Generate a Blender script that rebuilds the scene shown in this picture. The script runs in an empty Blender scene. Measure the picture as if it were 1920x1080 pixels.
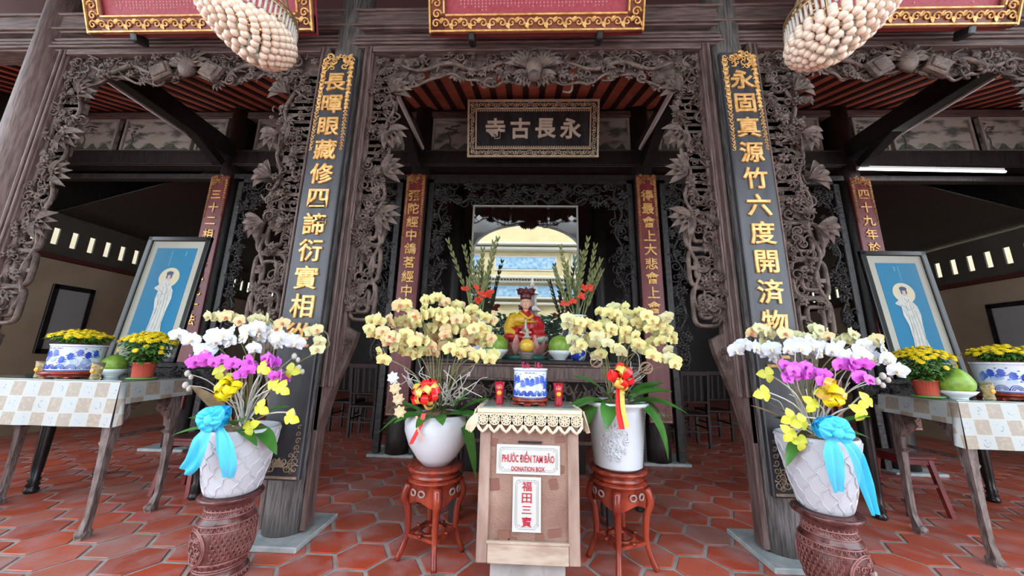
import bpy, math, random
from mathutils import Vector, Matrix, Euler
from math import pi, sin, cos, tan, sqrt, atan2
S = bpy.context.scene
COL = S.collection
V = Vector

# ---------------------------------------------------------------- camera
F_PX = 644.0; PITCH = .207; YAW = .036; ROLL = .022
CAM = V((-.055, 0, 1.15))
_f = V((-sin(YAW)*cos(PITCH), cos(YAW)*cos(PITCH), sin(PITCH)))
_r = V((cos(YAW), sin(YAW), 0)); _u = _r.cross(_f)
CR = cos(ROLL)*_r + sin(ROLL)*_u; CU = -sin(ROLL)*_r + cos(ROLL)*_u
cd = bpy.data.cameras.new('camera'); cam = bpy.data.objects.new('camera', cd); COL.objects.link(cam)
cd.sensor_width = 36; cd.lens = F_PX/1920*36; cd.clip_start = .05; cd.clip_end = 200
m = Matrix((CR, CU, -_f)).transposed().to_4x4(); m.translation = CAM; cam.matrix_world = m
S.camera = cam
def ray(x, y): return _f*F_PX + CR*(x-960) - CU*(y-540)
def at(x, y, Y): d = ray(x, y); return CAM + d*(Y/d.y)          # measured pixel -> point on the plane at depth Y
def onz(x, y, z=0): d = ray(x, y); return CAM + d*((z-CAM.z)/d.z)

# ---------------------------------------------------------------- light
w = bpy.data.worlds.new('world'); S.world = w; w.use_nodes = True
bg = w.node_tree.nodes['Background']; bg.inputs[0].default_value = (.80, .90, 1, 1); bg.inputs[1].default_value = 5.0
sd = bpy.data.lights.new('sun', 'SUN'); sd.energy = 3.0; sd.angle = .02; sd.color = (1, .95, .86)
sun = bpy.data.objects.new('sun', sd); COL.objects.link(sun); sun.rotation_euler = Euler((math.radians(-42), 0, math.radians(14)))
S.view_settings.view_transform = 'Standard'; S.view_settings.look = 'None'; S.view_settings.gamma = 1
S.view_settings.exposure = .25; S.view_settings.use_curve_mapping = False

# ---------------------------------------------------------------- helpers
def tag(o, label=None, cat=None, group=None, kind=None):
    if label: o['label'] = label
    if cat: o['category'] = cat
    if group: o['group'] = group
    if kind: o['kind'] = kind
    return o
def thing(name, label, cat, loc=(0, 0, 0), group=None):
    o = bpy.data.objects.new(name, None); o.empty_display_size = .05; COL.objects.link(o); o.location = V(loc)
    return tag(o, label, cat, group)
def children(o): return [c for c in bpy.data.objects if c.parent == o]
def copy_tree(o, parent=None):
    c = o.copy(); COL.objects.link(c)
    if parent: c.parent = parent
    for ch in children(o): copy_tree(ch, c)
    return c
def lerp(a, b, t): return a+(b-a)*t
def spline(pts, n):
    pts = [V(p) for p in pts]
    if len(pts) < 3: return [pts[0].lerp(pts[-1], i/n) for i in range(n+1)]
    P = [pts[0]*2-pts[1]] + pts + [pts[-1]*2-pts[-2]]; out = []; k = len(pts)-1
    for i in range(n+1):
        t = i/n*k; j = min(int(t), k-1); t -= j; a, b, c, d = P[j:j+4]
        out.append(.5*((2*b)+(c-a)*t+(2*a-5*b+4*c-d)*t*t+(3*b-a-3*c+d)*t**3))
    return out
class MB:
    def __init__(s): s.v = []; s.f = []; s.m = []; s.s = []; s.M = Matrix(); s.mi = 0
    def add(s, vs, fs, smooth=False, mi=None):
        o = len(s.v); s.v += [s.M @ V(p) for p in vs]; mi = s.mi if mi is None else mi
        for f in fs: s.f.append([o+i for i in f]); s.m.append(mi); s.s.append(smooth)
        return s
    def box(s, c, d, rot=None, mi=None, bev=0):
        x, y, z = d[0]/2, d[1]/2, d[2]/2
        if bev:
            b = min(bev, x*.9, y*.9, z*.9); vs = []
            for sz in (-1, 1):
                for (ix, iy) in ((-1, -1), (1, -1), (1, 1), (-1, 1)):
                    vs += [((x-b)*ix, (y-b)*iy, z*sz), (x*ix, (y-b)*iy, (z-b)*sz), ((x-b)*ix, y*iy, (z-b)*sz)]
            A = lambda q, k: q*3+k
            fs = [[A(3, 0), A(2, 0), A(1, 0), A(0, 0)], [A(4, 0), A(5, 0), A(6, 0), A(7, 0)]]
            for sgn, o in ((0, 0), (1, 4)):
                for a in range(4):
                    b2 = (a+1) % 4; ka = 2 if a % 2 == 0 else 1
                    q = [A(o+a, 0), A(o+b2, 0), A(o+b2, ka), A(o+a, ka)]; fs.append(q if not sgn else q[::-1])
                    fs.append([A(o+a, 0), A(o+a, 1), A(o+a, 2)])
            for a in range(4):
                b2 = (a+1) % 4; ka = 2 if a % 2 == 0 else 1
                fs.append([A(a, ka), A(b2, ka), A(4+b2, ka), A(4+a, ka)])
                fs.append([A(a, 1), A(a, 2), A(4+a, 2), A(4+a, 1)])
        else:
            vs = [(-x, -y, -z), (x, -y, -z), (x, y, -z), (-x, y, -z), (-x, -y, z), (x, -y, z), (x, y, z), (-x, y, z)]
            fs = [[3, 2, 1, 0], [4, 5, 6, 7], [0, 1, 5, 4], [1, 2, 6, 5], [2, 3, 7, 6], [3, 0, 4, 7]]
        R = rot if rot is not None else Matrix.Identity(3)
        if isinstance(R, Euler): R = R.to_matrix()
        c = V(c); return s.add([c+R @ V(p) for p in vs], fs, False, mi)
    def bar(s, a, b, wx, wy, mi=None, bev=0, up=(0, 0, 1)):
        a, b = V(a), V(b); d = b-a; z = d.normalized(); u = V(up)
        if abs(z.dot(u)) > .95: u = V((0, 1, 0))
        x = u.cross(z).normalized(); y = z.cross(x); R = Matrix((x, y, z)).transposed()
        return s.box((a+b)/2, (wx, wy, d.length), R, mi, bev)
    def tube(s, pts, r, n=6, mi=None, closed=False, cap=True, smooth=True, sy=1):
        pts = [V(p) for p in pts]; N = len(pts); rr = r if isinstance(r, (list, tuple)) else [r]*N
        vs = []; prev = None
        for i, p in enumerate(pts):
            if closed: t = pts[(i+1) % N]-pts[i-1]
            else: t = pts[min(i+1, N-1)]-pts[max(i-1, 0)]
            t = t.normalized() if t.length > 1e-9 else V((0, 0, 1))
            if prev is None: prev = V((0, 0, 1)) if abs(t.z) < .9 else V((1, 0, 0))
            x = prev - t*prev.dot(t)
            if x.length < 1e-6: x = t.orthogonal()
            x.normalize(); y = t.cross(x); prev = x
            for k in range(n): a = 2*pi*k/n; vs.append(p+x*cos(a)*rr[i]+y*sin(a)*rr[i]*sy)
        fs = []
        for i in range(N if closed else N-1):
            j = (i+1) % N
            for k in range(n): l = (k+1) % n; fs.append([i*n+k, i*n+l, j*n+l, j*n+k])
        if cap and not closed: fs += [list(range(n))[::-1], [(N-1)*n+k for k in range(n)]]
        return s.add(vs, fs, smooth, mi)
    def lathe(s, prof, c=(0, 0, 0), n=32, mi=None, smooth=True, fn=None, cap=True):
        c = V(c); vs = []; fs = []
        for i, (r, z) in enumerate(prof):
            for k in range(n):
                a = 2*pi*k/n; q = fn(a, i, r, z) if fn else (r, z); vs.append(c+V((cos(a)*q[0], sin(a)*q[0], q[1])))
        for i in range(len(prof)-1):
            for k in range(n): l = (k+1) % n; fs.append([i*n+k, i*n+l, (i+1)*n+l, (i+1)*n+k])
        if cap: fs.append(list(range(n))[::-1]); fs.append([(len(prof)-1)*n+k for k in range(n)])
        return s.add(vs, fs, smooth, mi)
    def grid(s, fn, nu, nv, mi=None, smooth=True):
        vs = [fn(i/nu, j/nv) for j in range(nv+1) for i in range(nu+1)]
        fs = [[j*(nu+1)+i, j*(nu+1)+i+1, (j+1)*(nu+1)+i+1, (j+1)*(nu+1)+i] for j in range(nv) for i in range(nu)]
        return s.add(vs, fs, smooth, mi)
    def ell(s, c, r, nu=10, nv=7, mi=None, R=None):
        c = V(c); vs = []; R = R if R is not None else Matrix.Identity(3)
        for j in range(nv+1):
            t = pi*j/nv
            for i in range(nu):
                a = 2*pi*i/nu; vs.append(c+R @ V((r[0]*sin(t)*cos(a), r[1]*sin(t)*sin(a), r[2]*cos(t))))
        fs = [[j*nu+i, (j+1)*nu+i, (j+1)*nu+(i+1) % nu, j*nu+(i+1) % nu] for j in range(nv) for i in range(nu)]
        return s.add(vs, fs, True, mi)
    def prism(s, poly, y0, y1, mi=None):          # polygon in x,z extruded along y
        n = len(poly); vs = [(p[0], y0, p[1]) for p in poly]+[(p[0], y1, p[1]) for p in poly]
        return s.add(vs, [list(range(n)), list(range(n, 2*n))[::-1]]+[[i, (i+1) % n+0, (i+1) % n+n, i+n][::-1] for i in range(n)], False, mi)
    def leaf(s, base, d, nrm, L, W, curl=.3, mi=None, nu=2, nv=6, tip=1.0, fold=.15):
        d = V(d).normalized(); nrm = V(nrm); side = d.cross(nrm).normalized(); nn = side.cross(d); base = V(base)
        def fn(u, v):
            wv = sin(pi*min(1, (v*.96+.03)**tip))**.75*W/2; q = (u-.5)*2
            return base+d*(L*(v-curl*v*v*.25))+nn*(-curl*L*v*v+abs(q)*wv*fold*2)+side*q*wv
        return s.grid(fn, nu, nv, mi)
    def ribbon(s, pts, wv, w, mi=None, n=14):
        P = spline(pts, n); wv = V(wv)
        def fn(u, v):
            p = P[round(v*n)]; ww = w(v) if callable(w) else w
            return p+wv*(u-.5)*ww
        return s.grid(fn, 2, n, mi)
    def spiral(s, c, r, a0, turns, sgn, rad, yj=0, n=12, k=5, sy=1):
        c = V(c); P = []
        for i in range(n+1):
            t = i/n; q = r*(1-t*.82); a = a0+sgn*turns*2*pi*t
            P.append(c+V((cos(a)*q, yj*t, sin(a)*q)))
        return s.tube(P, [rad*(1-.35*i/n) for i in range(n+1)], k, sy=sy)
    def build(s, name, mat, parent=None, loc=None, kind=None, label=None, cat=None, group=None, wn=False):
        me = bpy.data.meshes.new(name); off = V((0, 0, 0))
        if parent is not None and loc is None:
            q = parent
            while q: off += q.location; q = q.parent
        if loc is not None and parent is None: off = V(loc)
        me.from_pydata([tuple(p-off) for p in s.v], [], s.f)
        for mm in (mat if isinstance(mat, (list, tuple)) else [mat]): me.materials.append(mm)
        me.polygons.foreach_set('material_index', s.m); me.polygons.foreach_set('use_smooth', s.s); me.update()
        o = bpy.data.objects.new(name, me); COL.objects.link(o)
        if parent is not None: o.parent = parent
        elif loc is not None: o.location = off
        if not parent and loc is None and cat and s.v:          # origin at the base
            b = V((sum(p.x for p in s.v)/len(s.v), sum(p.y for p in s.v)/len(s.v), min(p.z for p in s.v)))
            me.transform(Matrix.Translation(-b)); o.location = b
        return tag(o, label, cat, group, kind)
def inst(name, me, parent, loc, rot=None, sc=1):
    o = bpy.data.objects.new(name, me); COL.objects.link(o); o.parent = parent
    R = (rot if rot is not None else Matrix.Identity(3)).to_4x4()
    o.matrix_basis = Matrix.Translation(V(loc)) @ R @ Matrix.Scale(sc, 4); return o

# ---------------------------------------------------------------- materials
MATS = {}
def mat(name, c, rough=.6, metal=0, c2=None, scale=6, stretch=(1, 1, 1), bump=0, bscale=None, detail=6, spec=.5, alpha=None, trans=0, sss=0, sheen=0, lo=.35, hi=.65, c3=None, emit=None):
    if name in MATS: return MATS[name]
    M = bpy.data.materials.new(name); M.use_nodes = True; nt = M.node_tree; b = nt.nodes['Principled BSDF']; L = nt.links.new
    b.inputs['Base Color'].default_value = (*c, 1); b.inputs['Roughness'].default_value = rough; b.inputs['Metallic'].default_value = metal
    b.inputs['Specular IOR Level'].default_value = spec; b.inputs['Transmission Weight'].default_value = trans
    if alpha is not None: b.inputs['Alpha'].default_value = alpha
    if emit: b.inputs['Emission Color'].default_value = (*emit[0], 1); b.inputs['Emission Strength'].default_value = emit[1]
    if c2 or bump:
        tc = nt.nodes.new('ShaderNodeTexCoord'); mp = nt.nodes.new('ShaderNodeMapping'); mp.inputs['Scale'].default_value = stretch
        L(tc.outputs['Object'], mp.inputs[0]); nz = nt.nodes.new('ShaderNodeTexNoise'); nz.inputs['Scale'].default_value = scale; nz.inputs['Detail'].default_value = detail
        L(mp.outputs[0], nz.inputs[0])
        if c2:
            cr = nt.nodes.new('ShaderNodeValToRGB'); cr.color_ramp.elements[0].position = lo; cr.color_ramp.elements[1].position = hi
            cr.color_ramp.elements[0].color = (*c, 1); cr.color_ramp.elements[1].color = (*c2, 1)
            if c3: e = cr.color_ramp.elements.new(min(1, hi+.12)); e.color = (*c3, 1)
            L(nz.outputs[0], cr.inputs[0]); L(cr.outputs[0], b.inputs['Base Color'])
        if bump:
            n2 = nz
            if bscale: n2 = nt.nodes.new('ShaderNodeTexNoise'); n2.inputs['Scale'].default_value = bscale; n2.inputs['Detail'].default_value = 4; L(mp.outputs[0], n2.inputs[0])
            bp = nt.nodes.new('ShaderNodeBump'); bp.inputs['Strength'].default_value = bump; bp.inputs['Distance'].default_value = .02
            L(n2.outputs[0], bp.inputs['Height']); L(bp.outputs[0], b.inputs['Normal'])
    MATS[name] = M; return M
wood = mat('weathered_wood', (.080, .050, .045), .55, c2=(.18, .118, .105), scale=9, stretch=(6, 6, .7), bump=.35)
woodh = mat('weathered_wood_horizontal', (.070, .045, .042), .55, c2=(.16, .108, .098), scale=9, stretch=(.7, 6, 6), bump=.35)
carved = mat('carved_wood', (.055, .035, .028), .6, c2=(.15, .105, .086), scale=14, bump=.5, bscale=60)
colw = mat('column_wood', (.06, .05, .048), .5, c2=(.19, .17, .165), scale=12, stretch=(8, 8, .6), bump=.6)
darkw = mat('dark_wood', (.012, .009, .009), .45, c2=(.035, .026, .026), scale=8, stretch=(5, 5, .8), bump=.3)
blackw = mat('black_lacquer', (.008, .007, .008), .3, c2=(.02, .018, .02), scale=10, bump=.1)
redw = mat('red_lacquered_wood', (.16, .018, .010), .22, c2=(.33, .05, .022), scale=5, stretch=(4, 4, .5), bump=.06)
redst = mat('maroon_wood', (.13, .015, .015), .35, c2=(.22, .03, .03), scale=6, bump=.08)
gold = mat('gilding', (.55, .27, .07), .42, metal=.35, c2=(.85, .52, .20), scale=25, bump=.35)
goldp = mat('pale_gilding', (.72, .60, .42), .45, metal=.15, c2=(.95, .85, .66), scale=25, bump=.3)
board = mat('black_board', (.022, .022, .026), .42, c2=(.05, .05, .058), scale=4, stretch=(3, 3, .6), bump=.08)
redb = mat('red_board', (.11, .012, .014), .4, c2=(.2, .028, .03), scale=5, stretch=(3, 3, .6), bump=.08)
pinkred = mat('signboard_red', (.30, .035, .055), .5, c2=(.38, .055, .08), scale=40, bump=.1)
white = mat('white_glaze', (.60, .64, .69), .18)
whitem = mat('white_paint', (.75, .73, .70), .5)
blue = mat('cobalt_blue', (.02, .05, .42), .2)
bw = mat('blue_white_porcelain', (.80, .86, .93), .15, c2=(.03, .07, .48), scale=9, lo=.55, hi=.6)
stone = mat('grey_stone', (.30, .34, .35), .6, c2=(.45, .48, .48), scale=14, bump=.2)
green = mat('orchid_leaf', (.03, .13, .02), .3, c2=(.07, .22, .04), scale=8)
green2 = mat('foliage_green', (.045, .14, .02), .5, c2=(.12, .26, .05), scale=30)
ceram = mat('brown_glazed_ceramic', (.05, .014, .014), .2, c2=(.14, .048, .045), scale=18, bump=.3)
# ---------------------------------------------------------------- setting
XC = 1.555; YF = 2.47; XO = 4.33; YI = 4.42       # column grid: front row, outer columns, inner row
ZW = 7.0
def struct(name, mb, m, **k): return mb.build(name, m, kind='structure', **k)
# floor: grout bed and hexagonal terracotta tiles
tile = bpy.data.materials.new('terracotta_tiles'); tile.use_nodes = True; nt = tile.node_tree; b = nt.nodes['Principled BSDF']
gi = nt.nodes.new('ShaderNodeNewGeometry'); cr = nt.nodes.new('ShaderNodeValToRGB'); E = cr.color_ramp.elements
E[0].position = 0; E[0].color = (.36, .075, .045, 1); E[1].position = 1; E[1].color = (.42, .17, .14, 1)
for p_, c_ in ((.3, (.50, .075, .035, 1)), (.6, (.46, .10, .06, 1)), (.8, (.58, .10, .045, 1))): e = cr.color_ramp.elements.new(p_); e.color = c_
nt.links.new(gi.outputs['Random Per Island'], cr.inputs[0])
tcn = nt.nodes.new('ShaderNodeTexCoord'); nz = nt.nodes.new('ShaderNodeTexNoise'); nz.inputs['Scale'].default_value = 5; nz.inputs['Detail'].default_value = 8; nt.links.new(tcn.outputs['Object'], nz.inputs[0])
mx = nt.nodes.new('ShaderNodeMix'); mx.data_type = 'RGBA'; mr = nt.nodes.new('ShaderNodeMapRange'); mr.inputs[1].default_value = .45; mr.inputs[2].default_value = .8; mr.inputs[4].default_value = .8
nt.links.new(nz.outputs[0], mr.inputs[0]); nt.links.new(mr.outputs[0], mx.inputs[0]); nt.links.new(cr.outputs[0], mx.inputs[6]); mx.inputs[7].default_value = (.46, .31, .31, 1)
nt.links.new(mx.outputs[2], b.inputs['Base Color']); b.inputs['Roughness'].default_value = .42
n3 = nt.nodes.new('ShaderNodeTexNoise'); n3.inputs['Scale'].default_value = 22; nt.links.new(tcn.outputs['Object'], n3.inputs[0])
bp = nt.nodes.new('ShaderNodeBump'); bp.inputs['Strength'].default_value = .25; bp.inputs['Distance'].default_value = .01; nt.links.new(n3.outputs[0], bp.inputs['Height']); nt.links.new(bp.outputs[0], b.inputs['Normal'])
grout = mat('grout', (.33, .27, .25), .8, c2=(.45, .40, .38), scale=12, bump=.2)
fl = MB(); fl.box((0, 5.5, -.056), (14.6, 14, .1), mi=1)
sx = .165; hy = sx*sqrt(3)/2; g = .0130
for i in range(-30, 31):
    for j in range(-5, 45):
        cx = i*sx*1.5; cyy = j*hy*2+(hy if i % 2 else 0)
        if cyy > 12.3: continue
        rr = sx-g; vo = [(cx+cos(k*pi/3)*rr, cyy+sin(k*pi/3)*rr, -.003) for k in range(6)]; vi = [(cx+cos(k*pi/3)*(rr-.006), cyy+sin(k*pi/3)*(rr-.006), 0) for k in range(6)]
        fl.add(vo+vi, [[6, 7, 8, 9, 10, 11]]+[[k, (k+1) % 6, 6+(k+1) % 6, 6+k] for k in range(6)], mi=0)
struct('floor', fl, [tile, grout])
cy = MB(); cy.box((0, -12, -.09), (44, 21, .1)); cy.box((-14.7, 8, -.09), (14.6, 19, .1)); cy.box((14.7, 8, -.09), (14.6, 19, .1)); struct('courtyard_paving', cy, mat('courtyard_paving', (.60, .57, .52), .8, c2=(.68, .65, .6), scale=3))
# side walls with ventilation slots
tanp = mat('tan_plaster', (.30, .23, .16), .85, c2=(.36, .28, .20), scale=2, bump=.1)
frieze = mat('dark_frieze', (.055, .05, .04), .8, c2=(.08, .07, .055), scale=3)
brownt = mat('brown_trim', (.08, .02, .015), .5)
for s, nm in ((-1, 'wall_left'), (1, 'wall_right')):
    wb = MB(); X = s*(ZW+.1)
    wb.box((X, 8, 1.23), (.2, 8, 2.46), mi=0)
    wb.box((X-s*.02, 8, 2.50), (.24, 8, .06), mi=2)
    XT = s*(ZW+.012); wb.box((XT, 8, 2.60), (.024, 8, .16), mi=1); wb.box((XT, 8, 3.04), (.024, 8, .22), mi=1)
    y = 4.0; pit = .215
    wb.box((X, 3.2, 2.55), (.2, 1.6, 5.1), mi=3)
    while y < 11.9: wb.box((XT, y+.07, 2.805), (.024, .14, .26), mi=1); y += pit
    wb.box((s*7.25, 7.2, 4.2), (.1, 9.6, 2.1), mi=3)
    struct(nm, wb, [tanp, frieze, brownt, darkw])
wb = MB(); wb.box((0, 12.1, 2.9), (17, .2, 5.9)); struct('wall_back', wb, darkw)
for s in (-1, 1):                                                     # pale wall added outside to tone down the bright sky in the slots
    wb = MB(); wb.box((s*9.6, 7, 1.9), (.2, 14, 3.8)); tag(wb.build('added_slot_backing', mat('slot_backing_cream', (.85, .75, .52), .8)), kind='structure')
# roof over the hall: tiles between rafters, front slope rising inward then falling over the sides
rt = mat('roof_tile_terracotta', (.60, .16, .10), .7, c2=(.72, .24, .16), scale=7)
raf = mat('rafter_wood', (.045, .014, .014), .6)
def zc_(Y): return 3.93+.40*(Y-2.43)
rf = MB(); x = -7.1
def quad(mb, a, b, c, d, mi=0, t=.02):
    n_ = (V(b)-V(a)).cross(V(d)-V(a)).normalized()*t
    P = [V(q) for q in (a, b, c, d)]; mb.add(P+[q+n_ for q in P], [[3, 2, 1, 0], [4, 5, 6, 7], [0, 1, 5, 4], [1, 2, 6, 5], [2, 3, 7, 6], [3, 0, 4, 7]], mi=mi)
quad(rf, (-7.6, 2.43, zc_(2.43)+.05), (7.6, 2.43, zc_(2.43)+.05), (7.6, 4.6, zc_(4.6)+.05), (-7.6, 4.6, zc_(4.6)+.05))
x = -7.0
while x < 7.05: rf.bar((x, 2.45, zc_(2.45)+.042), (x, 4.5, zc_(4.5)+.042), .075, .018, mi=1); x += .21
struct('ceiling', rf, [rt, raf])
r2 = MB()
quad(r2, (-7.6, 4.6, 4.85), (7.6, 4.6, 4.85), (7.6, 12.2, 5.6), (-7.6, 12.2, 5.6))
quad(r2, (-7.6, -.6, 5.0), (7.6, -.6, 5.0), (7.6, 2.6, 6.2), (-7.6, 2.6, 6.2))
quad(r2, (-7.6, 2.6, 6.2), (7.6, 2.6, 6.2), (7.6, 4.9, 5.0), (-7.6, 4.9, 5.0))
r2.mi = 1; x = -7.9
while x < 7.95: r2.bar((x, -.6, 4.95), (x, 2.6, 6.15), .055, .07, mi=1); x += .21
r2.mi = 0
# steep underside over the aisles: dark boards sloping down to the side walls
for s in (-1, 1): quad(r2, (s*4.6, 4.55, 3.9), (s*7.2, 4.55, 3.12), (s*7.2, 12, 3.12), (s*4.6, 12, 3.9), mi=2)
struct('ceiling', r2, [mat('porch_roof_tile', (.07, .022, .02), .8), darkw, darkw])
# ---- front row beams
def beam(name, x0, x1, y, z0, z1, d, m, prof=0):
    b_ = MB(); b_.box(((x0+x1)/2, y, (z0+z1)/2), (x1-x0, d, z1-z0), bev=.008)
    if prof:
        for k in range(prof): b_.box(((x0+x1)/2, y-d/2-.012+.006*k, z0+.02+k*(z1-z0-.03)/max(1, prof-1)), (x1-x0, .03, .022), bev=.006)
    return struct(name, b_, m)
beam('trim_1', -7.6, 7.6, YF+.02, 3.745, 3.86, .16, woodh, 3)
beam('trim_2', -7.6, 7.6, YF+.05, 3.86, 3.93, .10, woodh)
beam('trim_3', -7.6, 7.6, YF+.02, 3.93, 4.12, .18, woodh, 2)
# ---- inner row beams, painted panels
beam('trim_4', -7.0, 7.0, YI, 4.60, 4.70, .12, woodh)
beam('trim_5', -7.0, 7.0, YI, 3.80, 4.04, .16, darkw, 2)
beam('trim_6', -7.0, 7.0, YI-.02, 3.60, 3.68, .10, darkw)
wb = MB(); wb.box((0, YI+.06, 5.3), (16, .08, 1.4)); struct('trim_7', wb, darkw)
# ---- columns
def column(name, X, Y, r, top, m, label, group, pad=True, padc=(0, .03)):
    t = thing('wooden_column', label, 'column', (X, Y, 0), group)
    b_ = MB(); b_.lathe([(r*1.02, .03), (r*1.02, .2), (r, 1.5), (r*.97, 3), (r*.94, top)], (X, Y, 0), 36)
    b_.build('shaft', m, t)
    if pad:
        q = MB(); q.box((X+padc[0], Y+padc[1], .015), (.56, .48, .034), bev=.006); q.build('stone_base', stone, t)
    return t
column('c', -XC-.05, YF+.04, .140, 5.0, colw, 'weathered round timber column behind the left black couplet board, on a grey slab', None, padc=(-.06, .0))
column('c', XC+.05, YF+.04, .140, 5.0, colw, 'weathered round timber column behind the right black couplet board, on a grey slab', None, padc=(.06, .0))
column('c', -XO-.02, YF+.04, .16, 5.0, wood, 'dark timber column at the far left edge of the porch', None)
column('c', XO+.02, YF+.04, .16, 5.0, wood, 'dark timber column at the far right edge of the porch', None)
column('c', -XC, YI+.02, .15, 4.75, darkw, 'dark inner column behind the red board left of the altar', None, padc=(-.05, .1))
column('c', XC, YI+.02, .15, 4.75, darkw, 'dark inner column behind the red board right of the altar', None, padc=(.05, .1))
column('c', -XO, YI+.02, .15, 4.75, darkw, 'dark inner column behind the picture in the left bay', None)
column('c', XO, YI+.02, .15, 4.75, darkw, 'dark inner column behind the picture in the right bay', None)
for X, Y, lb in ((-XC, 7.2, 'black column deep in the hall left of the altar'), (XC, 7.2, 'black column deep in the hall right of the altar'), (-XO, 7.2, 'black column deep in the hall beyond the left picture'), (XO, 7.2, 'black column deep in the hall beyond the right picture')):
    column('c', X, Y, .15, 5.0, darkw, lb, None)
# ---- tie beams front to back with strip lights
for X, lb in ((-XC, 'left of centre'), (XC, 'right of centre'), (-XO, 'in the left bay'), (XO, 'in the right bay')):
    b_ = MB(); b_.box((X, 3.45, 4.02), (.15, 1.75, .24), bev=.01); b_.bar((X, 4.2, 3.75), (X, 3.75, 3.95), .12, .10)
    b_.build('tie_beam', blackw, label='black tie beam from front to inner column, '+lb, cat='beam')
    sg = 1 if X < 0 else -1
    if abs(X) > 2: sg = -sg
    L_ = thing('strip_light', 'thin white strip light along the tie beam '+lb, 'light', (X+sg*.10, 3.5, 3.93), 'strip lights on the tie beams')
    q = MB(); q.box((X+sg*.10, 3.5, 3.93), (.04, 1.25, .035), bev=.004); q.build('housing', whitem, L_)
    q = MB(); q.tube([(X+sg*.10, 2.9, 3.90), (X+sg*.10, 4.1, 3.90)], .013, 8); q.build('tube', mat('unlit_tube', (.75, .77, .8), .3), L_)
a_ = at(1612, 317, 4.2); b__ = at(1885, 322, 4.2)
L_ = thing('strip_light', 'long lit fluorescent tube under the beam in the right bay', 'light', a_)
q = MB(); q.bar(a_+V((0, .02, .03)), b__+V((0, .02, .03)), .045, .04); q.build('housing', whitem, L_)
q = MB(); q.tube([a_, b__], .014, 8); q.build('tube', mat('lit_tube', (1, 1, 1), .3, emit=((.95, .97, 1), 6)), L_)

# ---------------------------------------------------------------- carving
def carving(mb, pts_fn, n, rng, smin, smax, y, dep, kinds='sslf', k=5):
    for _ in range(n):
        u, z = pts_fn(rng); s_ = rng.uniform(smin, smax); yy = y+rng.uniform(-dep, dep*.3); kd = rng.choice(kinds); a = rng.uniform(0, 2*pi)
        if kd == 's': mb.spiral((u, yy, z), s_, a, rng.uniform(.9, 1.5), rng.choice((-1, 1)), s_*.17, -dep*.3, 11, k)
        elif kd == 'l':
            for q in range(rng.choice((3, 4, 5))):
                aa = a+q*.55; d = V((cos(aa), -.25, sin(aa))); mb.leaf((u, yy, z), d, (0, -1, 0), s_*1.5, s_*.55, .25, nv=4, fold=.5)
        elif kd == 'f':
            for q in range(6):
                aa = a+q*pi/3; R = Matrix.Rotation(-aa, 3, 'Y'); mb.ell((u+cos(aa)*s_*.5, yy-.01, z+sin(aa)*s_*.5), (s_*.5, s_*.22, s_*.26), 6, 4, R=R)
            mb.ell((u, yy-.02, z), (s_*.25,)*3, 6, 4)
        elif kd == 'v':                                                # vine arc
            P = [(u+cos(a)*s_*2*(t-.5)+sin(a*3)*s_*sin(t*pi)*.9, yy+dep*.2*sin(t*5), z+sin(a)*s_*2*(t-.5)+cos(a*3)*s_*sin(t*pi)*.9) for t in [i/7 for i in range(8)]]
            mb.tube(P, [s_*.13*(1-.5*abs(i-3.5)/3.5)+.003 for i in range(8)], k)
def loops(mb, x, z0, z1, w, y, rng, r=.016):                           # rounded-key openwork
    z = z1; h = .30; i = 0
    while z-h > z0:
        ww = w*(1-.25*i/4)
        for (cx_, cz, a_, b_) in ((x, z-h/2, ww/2, h*.46), (x, z-h/2, ww*.24, h*.27)):
            P = []
            for q in range(20):
                t = 2*pi*q/20; c_, s_ = cos(t), sin(t); P.append((cx_+a_*math.copysign(abs(c_)**.45, c_), y, cz+b_*math.copysign(abs(s_)**.45, s_)))
            mb.tube(P, r, 5, closed=True, sy=1.3)
        mb.bar((x-ww/2, y, z-h*.5), (x-ww*.24, y, z-h*.5), .02, .03); mb.bar((x+ww/2, y, z-h*.55), (x+ww*.24, y, z-h*.55), .02, .03)
        z -= h*.95; i += 1
def smooth_strip(x0, x1, z0, z1, wf):
    def fn(rng):
        t = rng.random(); z = lerp(z0, z1, t); e = wf(t); return lerp(x0, x0+(x1-x0)*e, rng.random()), z
    return fn
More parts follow.
